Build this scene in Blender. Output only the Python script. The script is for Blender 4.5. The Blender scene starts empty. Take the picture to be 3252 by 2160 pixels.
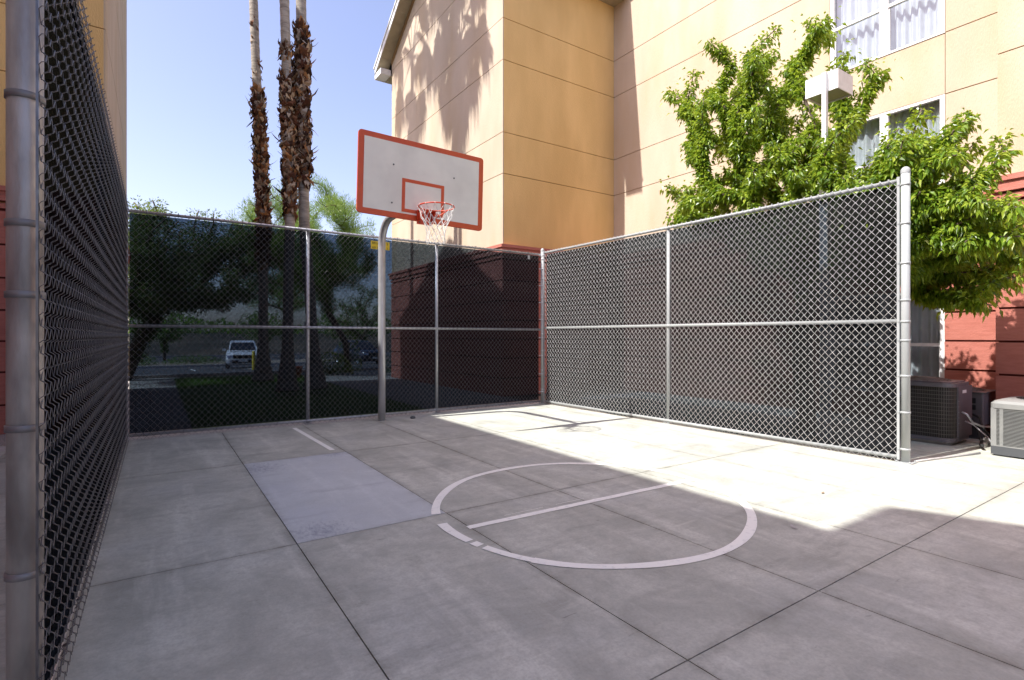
import bpy, math, random
import numpy as np
from mathutils import Vector, Matrix, Quaternion
random.seed(11); np.random.seed(11)
R = math.radians
SC = bpy.context.scene
COL = SC.collection
H_CAM = 1.4
SUN = Vector((0.758, -0.085, -1.0)).normalized()

# ------------------------------------------------------------------ helpers
class MB:
    """collects boxes, tubes and sheets; build() links them as ONE mesh object"""
    def __init__(s): s.V=[]; s.F=[]; s.S=[]
    def add(s, vs, fs, smooth=False):
        b=len(s.V); s.V.extend([tuple(v) for v in vs])
        for f in fs: s.F.append(tuple(i+b for i in f)); s.S.append(smooth)
        return s
    def box(s, a, b):
        x0,x1=sorted((a[0],b[0])); y0,y1=sorted((a[1],b[1])); z0,z1=sorted((a[2],b[2]))
        v=[(x0,y0,z0),(x1,y0,z0),(x1,y1,z0),(x0,y1,z0),(x0,y0,z1),(x1,y0,z1),(x1,y1,z1),(x0,y1,z1)]
        return s.add(v,[(0,3,2,1),(4,5,6,7),(0,1,5,4),(1,2,6,5),(2,3,7,6),(3,0,4,7)])
    def obox(s, c, half, rot):
        v=[]
        for z in(-1,1):
            for x,y in((-1,-1),(1,-1),(1,1),(-1,1)):
                v.append(Vector(c)+rot@Vector((x*half[0],y*half[1],z*half[2])))
        return s.add(v,[(0,3,2,1),(4,5,6,7),(0,1,5,4),(1,2,6,5),(2,3,7,6),(3,0,4,7)])
    def tube(s, pts, r, n=8, caps=True, smooth=True, close=False):
        pts=[Vector(p) for p in pts]; m=len(pts)
        rs=r if isinstance(r,(list,tuple)) else [r]*m
        vs=[]; ref=None
        for i,p in enumerate(pts):
            if close: d=(pts[(i+1)%m]-pts[i-1])
            else: d=(pts[min(i+1,m-1)]-pts[max(i-1,0)])
            d.normalize()
            if ref is None:
                ref=Vector((0,0,1)) if abs(d.z)<.9 else Vector((1,0,0))
            u=(ref-d*ref.dot(d)); 
            if u.length<1e-5: u=d.orthogonal()
            u.normalize(); w=d.cross(u); ref=u
            for k in range(n):
                a=2*math.pi*k/n
                vs.append(p+(u*math.cos(a)+w*math.sin(a))*rs[i])
        fs=[]
        for i in range(m if close else m-1):
            j=(i+1)%m
            for k in range(n):
                l=(k+1)%n
                fs.append((i*n+k,i*n+l,j*n+l,j*n+k))
        s.add(vs,fs,smooth)
        if caps and not close:
            b=len(s.V)-len(vs)
            s.F.append(tuple(b+k for k in range(n))[::-1]); s.S.append(False)
            s.F.append(tuple(b+(m-1)*n+k for k in range(n))); s.S.append(False)
        return s
    def cyl(s, p, q, r, n=16, r2=None):
        return s.tube([p,q],[r,r if r2 is None else r2],n)
    def prism(s, poly, d):
        """extrude a polygon of 3D points along vector d"""
        n=len(poly); d=Vector(d)
        v=[Vector(p) for p in poly]+[Vector(p)+d for p in poly]
        fs=[tuple(range(n))[::-1],tuple(range(n,2*n))]
        for i in range(n): j=(i+1)%n; fs.append((i,j,n+j,n+i))
        return s.add(v,fs)
    def lathe(s, c, prof, n=20, smooth=True, ax='z'):
        vs=[];fs=[]
        for (r,z) in prof:
            for k in range(n):
                a=2*math.pi*k/n
                if ax=='z': vs.append((c[0]+r*math.cos(a),c[1]+r*math.sin(a),c[2]+z))
                elif ax=='x': vs.append((c[0]+z,c[1]+r*math.cos(a),c[2]+r*math.sin(a)))
                else: vs.append((c[0]+r*math.cos(a),c[1]+z,c[2]+r*math.sin(a)))
        for i in range(len(prof)-1):
            for k in range(n):
                l=(k+1)%n; fs.append((i*n+k,i*n+l,(i+1)*n+l,(i+1)*n+k))
        return s.add(vs,fs,smooth)
    def build(s, name, mat, parent=None):
        return link_mesh(name, s.V, s.F, mat, parent, s.S)

def link_mesh(name, V, F, mat, parent=None, smooth=None):
    me=bpy.data.meshes.new(name)
    me.from_pydata([tuple(v) for v in V],[],[tuple(f) for f in F])
    if smooth is not None and len(smooth)==len(me.polygons):
        me.polygons.foreach_set('use_smooth',[bool(x) for x in smooth])
    me.materials.append(mat); me.update()
    o=bpy.data.objects.new(name,me); COL.objects.link(o)
    if parent is not None:
        o.parent=parent
        o.matrix_parent_inverse=Matrix.Translation(parent.location).inverted() if parent.type=='EMPTY' else Matrix.Identity(4)
        o.matrix_parent_inverse=parent.matrix_basis.inverted()
    return o

def link_np(name, V, F, mat, parent=None, smooth=False):
    """fast path: V (n,3) array, F (m,k) array, k fixed"""
    V=np.asarray(V,dtype=np.float32); F=np.asarray(F,dtype=np.int32)
    me=bpy.data.meshes.new(name); k=F.shape[1]
    me.vertices.add(len(V)); me.vertices.foreach_set('co',V.ravel())
    me.loops.add(F.size); me.loops.foreach_set('vertex_index',F.ravel())
    me.polygons.add(len(F)); me.polygons.foreach_set('loop_start',np.arange(0,F.size,k,dtype=np.int32))
    me.polygons.foreach_set('use_smooth',np.full(len(F),smooth))
    me.materials.append(mat); me.update(calc_edges=True); me.validate()
    o=bpy.data.objects.new(name,me); COL.objects.link(o)
    if parent is not None:
        o.parent=parent; o.matrix_parent_inverse=parent.matrix_basis.inverted()
    return o

def tag(o, label=None, cat=None, group=None, kind=None):
    if label: o['label']=label
    if cat: o['category']=cat
    if group: o['group']=group
    if kind: o['kind']=kind
    return o
def thing(name, label, cat, loc=(0,0,0), group=None):
    o=bpy.data.objects.new(name,None); COL.objects.link(o); o.location=loc
    o.empty_display_size=.2
    return tag(o,label,cat,group)
def struct(name, mb, mat): return tag(mb.build(name,mat),kind='structure')

# ------------------------------------------------------------------ materials
def newmat(name):
    m=bpy.data.materials.new(name); m.use_nodes=True
    nt=m.node_tree; nt.nodes.clear()
    out=nt.nodes.new('ShaderNodeOutputMaterial')
    return m,nt,out
def N(nt,t,**kw):
    n=nt.nodes.new(t)
    for k,v in kw.items():
        if k in n.inputs.keys(): n.inputs[k].default_value=v
        else: setattr(n,k,v)
    return n
def col4(c): return (c[0],c[1],c[2],1)
def pbr(name, c1, c2=None, scale=8, rough=.7, metal=0, bump=0, bscale=60, stretch=(1,1,1), det=6, spec=.5, lo=.35, hi=.65, rnd=None, c3=None, s3=1.2, coat=0):
    m,nt,out=newmat(name); L=nt.links
    b=N(nt,'ShaderNodeBsdfPrincipled'); b.inputs['Roughness'].default_value=rough; b.inputs['Metallic'].default_value=metal
    b.inputs['Specular IOR Level'].default_value=spec
    b.inputs['Coat Weight'].default_value=coat
    L.new(b.outputs[0],out.inputs[0])
    tc=N(nt,'ShaderNodeTexCoord'); mp=N(nt,'ShaderNodeMapping'); mp.inputs['Scale'].default_value=stretch
    L.new(tc.outputs['Object'],mp.inputs[0])
    col=None
    if c2 is not None:
        n=N(nt,'ShaderNodeTexNoise'); n.inputs['Scale'].default_value=scale; n.inputs['Detail'].default_value=det
        L.new(mp.outputs[0],n.inputs[0])
        r=N(nt,'ShaderNodeValToRGB'); r.color_ramp.elements[0].position=lo; r.color_ramp.elements[1].position=hi
        r.color_ramp.elements[0].color=col4(c1); r.color_ramp.elements[1].color=col4(c2)
        L.new(n.outputs[0],r.inputs[0]); col=r.outputs[0]
    else:
        rg=N(nt,'ShaderNodeRGB'); rg.outputs[0].default_value=col4(c1); col=rg.outputs[0]
    if c3 is not None:
        n3=N(nt,'ShaderNodeTexNoise'); n3.inputs['Scale'].default_value=s3; n3.inputs['Detail'].default_value=4
        L.new(mp.outputs[0],n3.inputs[0])
        r3=N(nt,'ShaderNodeValToRGB'); r3.color_ramp.elements[0].position=.45; r3.color_ramp.elements[1].position=.75
        r3.color_ramp.elements[0].color=(0,0,0,1); r3.color_ramp.elements[1].color=(.8,.8,.8,1)
        L.new(n3.outputs[0],r3.inputs[0])
        mx=N(nt,'ShaderNodeMix',data_type='RGBA'); L.new(r3.outputs[0],mx.inputs[0]); L.new(col,mx.inputs[6]); mx.inputs[7].default_value=col4(c3)
        col=mx.outputs[2]
    if rnd:
        g=N(nt,'ShaderNodeNewGeometry'); h=N(nt,'ShaderNodeValToRGB')
        h.color_ramp.elements[0].color=col4(rnd[0]); h.color_ramp.elements[1].color=col4(rnd[-1])
        for i,c in enumerate(rnd[1:-1]):
            e=h.color_ramp.elements.new((i+1)/(len(rnd)-1)); e.color=col4(c)
        L.new(g.outputs['Random Per Island'],h.inputs[0])
        mx=N(nt,'ShaderNodeMix',data_type='RGBA',blend_type='MULTIPLY'); mx.inputs[0].default_value=1
        L.new(col,mx.inputs[6]); L.new(h.outputs[0],mx.inputs[7]); col=mx.outputs[2]
    L.new(col,b.inputs['Base Color'])
    if bump:
        n2=N(nt,'ShaderNodeTexNoise'); n2.inputs['Scale'].default_value=bscale; n2.inputs['Detail'].default_value=5
        L.new(mp.outputs[0],n2.inputs[0])
        bp=N(nt,'ShaderNodeBump'); bp.inputs['Strength'].default_value=bump; bp.inputs['Distance'].default_value=.01
        L.new(n2.outputs[0],bp.inputs['Height']); L.new(bp.outputs[0],b.inputs['Normal'])
    return m

def leafmat(name, ramp, trans=(.25,.45,.05), tw=.35, rough=.4, spec=.4):
    m,nt,out=newmat(name); L=nt.links
    g=N(nt,'ShaderNodeNewGeometry'); h=N(nt,'ShaderNodeValToRGB')
    h.color_ramp.elements[0].color=col4(ramp[0]); h.color_ramp.elements[1].color=col4(ramp[-1])
    for i,c in enumerate(ramp[1:-1]):
        e=h.color_ramp.elements.new((i+1)/(len(ramp)-1)); e.color=col4(c)
    L.new(g.outputs['Random Per Island'],h.inputs[0])
    b=N(nt,'ShaderNodeBsdfPrincipled'); b.inputs['Roughness'].default_value=rough; b.inputs['Specular IOR Level'].default_value=spec
    L.new(h.outputs[0],b.inputs['Base Color'])
    t=N(nt,'ShaderNodeBsdfTranslucent'); t.inputs[0].default_value=col4(trans)
    mx=N(nt,'ShaderNodeMixShader'); mx.inputs[0].default_value=tw
    L.new(b.outputs[0],mx.inputs[1]); L.new(t.outputs[0],mx.inputs[2]); L.new(mx.outputs[0],out.inputs[0])
    return m

def concrete(name, base, dark, light, blot, patch=False, seed=0):
    m,nt,out=newmat(name); L=nt.links
    b=N(nt,'ShaderNodeBsdfPrincipled'); b.inputs['Roughness'].default_value=.75; b.inputs['Specular IOR Level'].default_value=.3
    L.new(b.outputs[0],out.inputs[0])
    tc=N(nt,'ShaderNodeTexCoord')
    def noise(scale,stretch=(1,1,1),rot=0,det=5,rough=.6,off=0,dist=0):
        mp=N(nt,'ShaderNodeMapping'); mp.inputs['Scale'].default_value=stretch; mp.inputs['Rotation'].default_value=(0,0,rot); mp.inputs['Location'].default_value=(off+seed,off*.7,0)
        L.new(tc.outputs['Object'],mp.inputs[0])
        n=N(nt,'ShaderNodeTexNoise'); n.inputs['Scale'].default_value=scale; n.inputs['Detail'].default_value=det; n.inputs['Roughness'].default_value=rough; n.inputs['Distortion'].default_value=dist
        L.new(mp.outputs[0],n.inputs[0]); return n.outputs[0]
    def ramp(i,a,b_,ca=(0,0,0),cb=(1,1,1)):
        r=N(nt,'ShaderNodeValToRGB'); r.color_ramp.elements[0].position=a; r.color_ramp.elements[1].position=b_
        r.color_ramp.elements[0].color=col4(ca); r.color_ramp.elements[1].color=col4(cb); L.new(i,r.inputs[0]); return r.outputs[0]
    def mix(f,a,c,ff=1):
        x=N(nt,'ShaderNodeMix',data_type='RGBA')
        if ff!=1:
            mm=N(nt,'ShaderNodeMath',operation='MULTIPLY'); L.new(f,mm.inputs[0]); mm.inputs[1].default_value=ff; f=mm.outputs[0]
        L.new(f,x.inputs[0])
        if isinstance(a,tuple): x.inputs[6].default_value=col4(a)
        else: L.new(a,x.inputs[6])
        if isinstance(c,tuple): x.inputs[7].default_value=col4(c)
        else: L.new(c,x.inputs[7])
        return x.outputs[2]
    c=mix(ramp(noise(1.6,det=8,rough=.65,dist=.6),.3,.7),dark,base)
    c=mix(ramp(noise(.9,off=7,det=7),.5,.78),c,blot,.75)                       # cool blotches
    c=mix(ramp(noise(5,(1,.12,1),rot=.45,off=3,det=6),.52,.72),c,light,.5)      # broom streaks
    c=mix(ramp(noise(9,(.15,1,1),rot=.3,off=13,det=6),.55,.75),c,dark,.45)
    c=mix(ramp(noise(14,(1,1,1),off=5,det=8,rough=.75),.45,.66),c,dark,.5)
    c=mix(ramp(noise(17,(.22,1,1),rot=.25,off=9,det=5),.67,.75),c,(dark[0]*.35,dark[1]*.35,dark[2]*.38),.55)   # scuffs
    c=mix(ramp(noise(3.1,(.25,1,1),rot=.2,off=21,det=9,rough=.7),.56,.70),c,(dark[0]*.6,dark[1]*.6,dark[2]*.62),.45)
    c=mix(ramp(noise(60,off=41,det=3),.42,.70),c,(dark[0]*.8,dark[1]*.8,dark[2]*.8),.28)
    c=mix(ramp(noise(11,(.10,1,1),rot=-.25,off=17,det=3),.66,.74),c,light,.22)
    c=mix(ramp(noise(2.2,off=51,det=10,rough=.8),.60,.66),c,(dark[0]*.75,dark[1]*.74,dark[2]*.72),.35)
    # grime that gathers along the saw-cut joints
    sj=N(nt,'ShaderNodeSeparateXYZ'); L.new(tc.outputs['Object'],sj.inputs[0])
    def m_(op,a,b_=None):
        q=N(nt,'ShaderNodeMath',operation=op)
        for k_,v_ in ((0,a),(1,b_)):
            if v_ is None: continue
            if isinstance(v_,(int,float)): q.inputs[k_].default_value=v_
            else: L.new(v_,q.inputs[k_])
        return q.outputs[0]
    dj=m_('PINGPONG',m_('ADD',sj.outputs[0],-.785+11.2),.56)
    for yy in (-.83,1.475,3.77,6.45,8.75): dj=m_('MINIMUM',dj,m_('ABSOLUTE',m_('SUBTRACT',sj.outputs[1],yy)))
    mrj=N(nt,'ShaderNodeMapRange'); mrj.inputs[1].default_value=.10; mrj.inputs[2].default_value=0; mrj.inputs[3].default_value=0; mrj.inputs[4].default_value=1
    L.new(dj,mrj.inputs[0])
    gj=m_('MULTIPLY',m_('MULTIPLY',mrj.outputs[0],mrj.outputs[0]),ramp(noise(6,off=61,det=8,rough=.7),.35,.7))
    c=mix(gj,c,(dark[0]*.55,dark[1]*.53,dark[2]*.5),.75)
    if patch:
        # dark spotting that gathers toward two of its corners
        sp=N(nt,'ShaderNodeSeparateXYZ'); L.new(tc.outputs['Object'],sp.inputs[0])
        tot=None
        for (cx,cy,rr) in ((.88,6.15,.62),(.98,3.92,.50),(1.75,6.38,.30)):
            dx=N(nt,'ShaderNodeMath',operation='SUBTRACT'); L.new(sp.outputs[0],dx.inputs[0]); dx.inputs[1].default_value=cx
            dy=N(nt,'ShaderNodeMath',operation='SUBTRACT'); L.new(sp.outputs[1],dy.inputs[0]); dy.inputs[1].default_value=cy
            d2=N(nt,'ShaderNodeMath',operation='MULTIPLY'); L.new(dx.outputs[0],d2.inputs[0]); L.new(dx.outputs[0],d2.inputs[1])
            e2=N(nt,'ShaderNodeMath',operation='MULTIPLY'); L.new(dy.outputs[0],e2.inputs[0]); L.new(dy.outputs[0],e2.inputs[1])
            a2=N(nt,'ShaderNodeMath',operation='ADD'); L.new(d2.outputs[0],a2.inputs[0]); L.new(e2.outputs[0],a2.inputs[1])
            sq=N(nt,'ShaderNodeMath',operation='SQRT'); L.new(a2.outputs[0],sq.inputs[0])
            mr=N(nt,'ShaderNodeMapRange'); mr.inputs[1].default_value=rr; mr.inputs[2].default_value=0; mr.inputs[3].default_value=0; mr.inputs[4].default_value=.34
            L.new(sq.outputs[0],mr.inputs[0])
            if tot is None: tot=mr.outputs[0]
            else:
                t2=N(nt,'ShaderNodeMath',operation='MAXIMUM'); L.new(tot,t2.inputs[0]); L.new(mr.outputs[0],t2.inputs[1]); tot=t2.outputs[0]
        nz=noise(30,(1,.5,1),rot=.5,off=31,det=8,rough=.8)
        ad=N(nt,'ShaderNodeMath',operation='ADD'); L.new(nz,ad.inputs[0]); L.new(tot,ad.inputs[1])
        c=mix(ramp(ad.outputs[0],.70,.90),c,(.20,.21,.27),.62)
    L.new(c,b.inputs['Base Color'])
    bp=N(nt,'ShaderNodeBump'); bp.inputs['Strength'].default_value=.25; bp.inputs['Distance'].default_value=.004
    L.new(noise(90,off=2,det=4),bp.inputs['Height']); L.new(bp.outputs[0],b.inputs['Normal'])
    return m

def screenmat(name, tr, alb):
    m,nt,out=newmat(name); L=nt.links
    tc=N(nt,'ShaderNodeTexCoord')
    mp=N(nt,'ShaderNodeMapping'); mp.inputs['Scale'].default_value=(1,1,1.7); L.new(tc.outputs['Object'],mp.inputs[0])
    n=N(nt,'ShaderNodeTexNoise'); n.inputs['Scale'].default_value=75; n.inputs['Detail'].default_value=3; L.new(mp.outputs[0],n.inputs[0])
    mr=N(nt,'ShaderNodeMapRange'); mr.inputs[1].default_value=.3; mr.inputs[2].default_value=.7; mr.inputs[3].default_value=tr*.1; mr.inputs[4].default_value=tr*2.0
    L.new(n.outputs[0],mr.inputs[0])
    n2=N(nt,'ShaderNodeTexNoise'); n2.inputs['Scale'].default_value=1.6; n2.inputs['Detail'].default_value=5; L.new(tc.outputs['Object'],n2.inputs[0])
    r=N(nt,'ShaderNodeValToRGB'); r.color_ramp.elements[0].color=col4([alb*.75]*3); r.color_ramp.elements[1].color=col4([alb*1.35,alb*1.35,alb*1.4])
    r.color_ramp.elements[0].position=.35; r.color_ramp.elements[1].position=.65
    L.new(n2.outputs[0],r.inputs[0])
    d=N(nt,'ShaderNodeBsdfPrincipled'); d.inputs['Roughness'].default_value=.6; d.inputs['Specular IOR Level'].default_value=0.0
    L.new(r.outputs[0],d.inputs['Base Color'])
    t=N(nt,'ShaderNodeBsdfTransparent'); t.inputs[0].default_value=(.52,.74,1,1)
    mx=N(nt,'ShaderNodeMixShader'); L.new(mr.outputs[0],mx.inputs[0]); L.new(d.outputs[0],mx.inputs[1]); L.new(t.outputs[0],mx.inputs[2])
    L.new(mx.outputs[0],out.inputs[0])
    return m
def glassmat(name, refl=.12, tint=(.85,.9,.95)):
    m,nt,out=newmat(name); L=nt.links
    t=N(nt,'ShaderNodeBsdfTransparent'); t.inputs[0].default_value=col4(tint)
    g=N(nt,'ShaderNodeBsdfGlossy'); g.inputs['Roughness'].default_value=.02
    f=N(nt,'ShaderNodeFresnel'); f.inputs[0].default_value=1.5
    mm=N(nt,'ShaderNodeMath',operation='ADD'); L.new(f.outputs[0],mm.inputs[0]); mm.inputs[1].default_value=refl
    mx=N(nt,'ShaderNodeMixShader'); L.new(mm.outputs[0],mx.inputs[0]); L.new(t.outputs[0],mx.inputs[1]); L.new(g.outputs[0],mx.inputs[2]); L.new(mx.outputs[0],out.inputs[0])
    return m

M={}
M['concrete']=concrete('court_concrete',(.63,.635,.545),(.34,.345,.295),(.80,.805,.70),(.49,.51,.475))
M['patch']=concrete('new_concrete',(.60,.63,.62),(.49,.52,.51),(.70,.73,.71),(.50,.53,.57),patch=True,seed=4)
M['paint']=pbr('court_paint',(.94,.94,.85),(.74,.745,.68),scale=22,rough=.6,lo=.55,hi=.75,spec=.3)
M['dirt']=pbr('dirt',(.035,.03,.027),(.06,.05,.04),scale=20,rough=.9)
M['joint']=pbr('joint_filler',(.05,.045,.04),rough=.95)
M['stucco']=pbr('tan_stucco',(.60,.495,.375),(.53,.43,.315),scale=1.6,rough=.9,bump=.7,bscale=70,stretch=(1,1,.3),spec=.2,c3=(.52,.39,.235),s3=1.1,det=9)
M['stuccoshaded']=pbr('shade_toned_stucco',(.80,.545,.235),(.71,.475,.195),scale=1.6,rough=.9,bump=.7,bscale=70,stretch=(1,1,.3),spec=.2,c3=(.62,.405,.16),s3=1.1,det=9)  # same stucco, with the warm shade of the front wall put into its colour
M['groove']=pbr('stucco_groove',(.30,.19,.085),rough=.95,spec=.1)
M['red']=pbr('red_siding',(.50,.185,.14),(.44,.155,.115),scale=5,rough=.85,bump=.6,bscale=25,stretch=(1,1,6),spec=.2)
M['redgroove']=pbr('siding_groove',(.10,.025,.02),rough=.95,spec=.1)
M['white']=pbr('white_paint',(.80,.80,.78),(.72,.72,.70),scale=12,rough=.5)
M['soffit']=pbr('soffit_panel',(.42,.36,.24),(.36,.30,.20),scale=3,rough=.7)
M['roofing']=pbr('roof_shingle',(.12,.11,.11),(.18,.17,.16),scale=30,rough=.9)
M['galv']=pbr('galvanised_steel',(.58,.58,.59),(.48,.48,.49),scale=9,rough=.38,metal=.5,bump=.15,bscale=40,stretch=(1,1,.5))
M['strap']=pbr('dull_strap',(.26,.26,.26),(.20,.20,.20),scale=12,rough=.5,metal=.4)
M['galvold']=pbr('weathered_steel',(.50,.49,.46),(.36,.35,.33),scale=14,rough=.5,metal=.4,bump=.35,bscale=30,stretch=(1,1,.35),c3=(.20,.19,.18),s3=7)
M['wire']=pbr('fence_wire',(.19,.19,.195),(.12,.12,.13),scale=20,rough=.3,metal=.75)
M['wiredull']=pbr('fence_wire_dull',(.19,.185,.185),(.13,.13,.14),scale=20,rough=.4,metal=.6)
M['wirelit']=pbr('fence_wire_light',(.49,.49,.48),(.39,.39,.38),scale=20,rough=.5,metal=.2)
M['paintedpost']=pbr('grey_painted_post',(.40,.42,.41),(.35,.37,.365),scale=6,rough=.45,stretch=(1,1,.3))
M['screen']=screenmat('privacy_screen',.105,.001); M['screendense']=screenmat('privacy_screen_dense',.035,.003)
M['screenlit']=screenmat('privacy_screen_sunlit',.06,.012)  # same black screen, its sunlit greyness put into the base colour
M['boardwhite']=pbr('board_white',(.81,.81,.72),(.76,.76,.68),scale=3,rough=.4,spec=.4,c3=(.64,.64,.57),s3=2.4)
M['orange']=pbr('board_orange',(.60,.085,.015),(.55,.075,.015),scale=6,rough=.4)
M['rim']=pbr('rim_orange',(.66,.07,.02),rough=.35)
M['net']=pbr('net_cord',(.80,.79,.76),(.62,.61,.58),scale=60,rough=.8)
M['black']=pbr('black_plastic',(.015,.015,.017),rough=.5)
M['yellow']=pbr('yellow_sign',(.72,.55,.03),rough=.5)
M['ink']=pbr('black_ink',(.01,.01,.01),rough=.6)
M['curtain']=pbr('white_curtain',(.56,.58,.555),(.50,.52,.50),scale=8,rough=.9)
M['glass']=glassmat('window_glass')
M['room']=pbr('dark_interior',(.05,.055,.06),rough=.9)
M['acbrown']=pbr('ac_cabinet_brown',(.075,.062,.05),(.06,.05,.042),scale=5,rough=.5)
M['acslate']=pbr('ac_panel_slate',(.14,.125,.135),(.12,.11,.12),scale=5,rough=.5)
M['acgrid']=pbr('ac_grille_wire',(.15,.135,.115),rough=.45)
M['accoil']=pbr('ac_coil',(.028,.022,.018),(.02,.016,.013),scale=30,rough=.6,stretch=(1,1,.1))
M['acgrey']=pbr('ac_cabinet_grey',(.26,.265,.25),(.22,.225,.215),scale=5,rough=.5)
M['acdark']=pbr('ac_base_dark',(.07,.075,.08),rough=.5)
M['pipe']=pbr('pipe_insulation',(.02,.02,.02),rough=.7)
M['palmsmooth']=pbr('palm_bark',(.40,.36,.30),(.22,.19,.155),scale=3.5,rough=.9,bump=1.0,bscale=14,stretch=(1,1,5),c3=(.55,.48,.39),s3=4)
M['palmboots']=pbr('palm_boots',(1,1,1),rough=.85,rnd=[(.05,.018,.010),(.20,.085,.035),(.02,.010,.008),(.50,.38,.25),(.10,.04,.02),(.03,.015,.010),(.36,.17,.06),(.44,.37,.29),(.06,.02,.012),(.16,.07,.035)],spec=.2)
M['frond']=leafmat('palm_frond',[(.05,.10,.02),(.09,.15,.03),(.14,.18,.05)])
M['deadfrond']=leafmat('dead_frond',[(.22,.15,.08),(.30,.22,.12),(.16,.10,.05)],trans=(.3,.2,.1),tw=.2)
M['bark']=pbr('tree_bark',(.16,.12,.085),(.08,.06,.045),scale=9,rough=.9,bump=.8,bscale=30,stretch=(1,1,.3))
M['leaf']=leafmat('glossy_leaf',[(.03,.07,.008),(.08,.16,.012),(.15,.26,.02),(.24,.34,.03),(.36,.43,.05)],trans=(.50,.64,.05),tw=.36,rough=.33,spec=.5)
M['palo']=leafmat('paloverde_twig',[(.16,.26,.06),(.24,.36,.08),(.32,.42,.12)],trans=(.4,.55,.12),tw=.35)
M['mesq']=leafmat('mesquite_leaf',[(.07,.11,.03),(.12,.17,.05),(.2,.25,.09)],trans=(.3,.4,.1),tw=.3)
M['shrub']=leafmat('shrub_leaf',[(.04,.08,.02),(.08,.13,.03),(.12,.16,.04)])
M['flower']=leafmat('yellow_flower',[(.5,.45,.03),(.3,.35,.05),(.6,.5,.02)])
M['grass']=leafmat('lawn_blade',[(.06,.12,.02),(.10,.18,.03),(.16,.22,.05)])
M['turf']=pbr('turf',(.07,.12,.025),(.11,.17,.035),scale=25,rough=.95)
M['gravel']=pbr('gravel',(.40,.37,.33),(.22,.20,.18),scale=45,rough=.95,bump=1,bscale=60,lo=.4,hi=.6)
M['asphalt']=pbr('asphalt',(.055,.053,.052),(.085,.08,.08),scale=60,rough=.9)
M['curb']=pbr('kerb_concrete',(.5,.48,.45),(.4,.38,.36),scale=8,rough=.85)
M['hillside']=pbr('hillside',(.055,.045,.03),(.03,.028,.018),scale=.6,rough=.95,c3=(.14,.10,.065),s3=.12)
M['earth']=pbr('desert_ground',(.26,.21,.155),(.20,.16,.12),scale=6,rough=.95,bump=.6,bscale=30)
M['blockwall']=pbr('block_wall',(.34,.25,.17),(.27,.20,.14),scale=10,rough=.9)
M['carwhite']=pbr('white_car_paint',(.75,.76,.78),rough=.25,coat=.6)
M['carblue']=pbr('dark_blue_car_paint',(.02,.025,.045),rough=.2,coat=.6)
M['tyre']=pbr('tyre_rubber',(.02,.02,.02),rough=.8)
M['carglass']=pbr('car_glass',(.02,.025,.03),rough=.08,spec=.8)
M['chrome']=pbr('chrome',(.7,.7,.7),rough=.15,metal=1)
M['lampglass']=pbr('lamp_lens',(.35,.33,.25),rough=.2)
M['blue']=pbr('badge_blue',(.02,.02,.16),rough=.4)
M['redpot']=pbr('terracotta',(.35,.09,.05),rough=.8)
M['green']=pbr('green_pole',(.05,.09,.06),rough=.5)
# ------------------------------------------------------------------ ground and court
g=MB(); g.box((-150,-60,-.30),(250,21.4,-.05)); g.box((-150,21.4,-1.6),(250,400,-1.25)); struct('ground',g,M['earth'])
g=MB(); g.box((-4.3,-9.5,-.05),(10.3,8.95,-.012)); struct('joint_bed',g,M['joint'])
XE=[-4.2,-1.5,-.42,.785,1.905,3.02,4.14,6.875,8.3,10.25]
YE=[-9,-5.4,-3.1,-.83,1.475,3.77,6.45,8.78]
slab=MB(); gp=.0035
for i in range(len(XE)-1):
    for j in range(len(YE)-1):
        x0,x1,y0,y1=XE[i]+gp,XE[i+1]-gp,YE[j]+gp,YE[j+1]-gp
        if i==3 and j==5: continue
        if i in (3,) and j==6: pass
        slab.box((x0,y0,-.04),(x1,y1,0))
struct('court_slab',slab,M['concrete'])
p=MB(); p.box((.785+gp,3.77+gp,-.04),(1.905-gp,6.45-gp,.001)); tag(struct('slab_patch',p,M['patch']),kind='structure')
# dirt strip and footing edge beyond the slab under the rear fence
g=MB(); g.box((-4.2,8.785,-.05),(10.25,9.25,-.006)); struct('fence_footing_strip',g,M['curb'])
# painted circle with two small breaks, slightly wobbly as if rolled by hand
V=[];F=[]
cx,cy=3.054,3.38; n=220
def ringpt(a,r):
    w=.018*math.sin(2*a+.6)+.006*math.sin(7*a)
    return (cx+(r+w)*math.cos(a),cy+(r+w)*math.sin(a),.004)
for i in range(n):
    a0=2*math.pi*i/n; a1=2*math.pi*(i+1)/n; d=math.degrees(a0)%360
    if 161<=d<171 or 188.5<=d<190 or 194<=d<195: continue
    wi=.036+.003*math.sin(9*a0)
    if 195<=d<212: wi=.031
    b=len(V); V+=[ringpt(a0,1.292-wi),ringpt(a1,1.292-wi),ringpt(a1,1.292+wi),ringpt(a0,1.292+wi)]; F.append((b,b+1,b+2,b+3))
tag(link_mesh('painted_circle',V,F,M['paint']),kind='structure')
def stripe(name,a,b,w):
    a=Vector(a);b=Vector(b);d=(b-a).normalized();s_=Vector((-d.y,d.x,0))*w/2
    n=14; V=[];F=[]
    for i in range(n+1):
        q=a.lerp(b,i/n); j=.0025*math.sin(i*2.1)
        V+=[tuple(q+s_*(1+j/w)),tuple(q-s_*(1-j/w))]
    for i in range(n): F.append((2*i,2*i+1,2*i+3,2*i+2))
    return tag(link_mesh(name,V,F,M['paint']),kind='structure')
stripe('painted_line',(1.885,3.385,.004),(4.33,3.30,.004),.066)
stripe('painted_line',(1.79,6.62,.004),(1.735,8.53,.004),.062)
stripe('paint_ghost',(2.75,3.445,.0035),(3.05,3.435,.0035),.006)
stripe('paint_ghost',(2.25,3.455,.0035),(2.62,3.448,.0035),.005)
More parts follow.
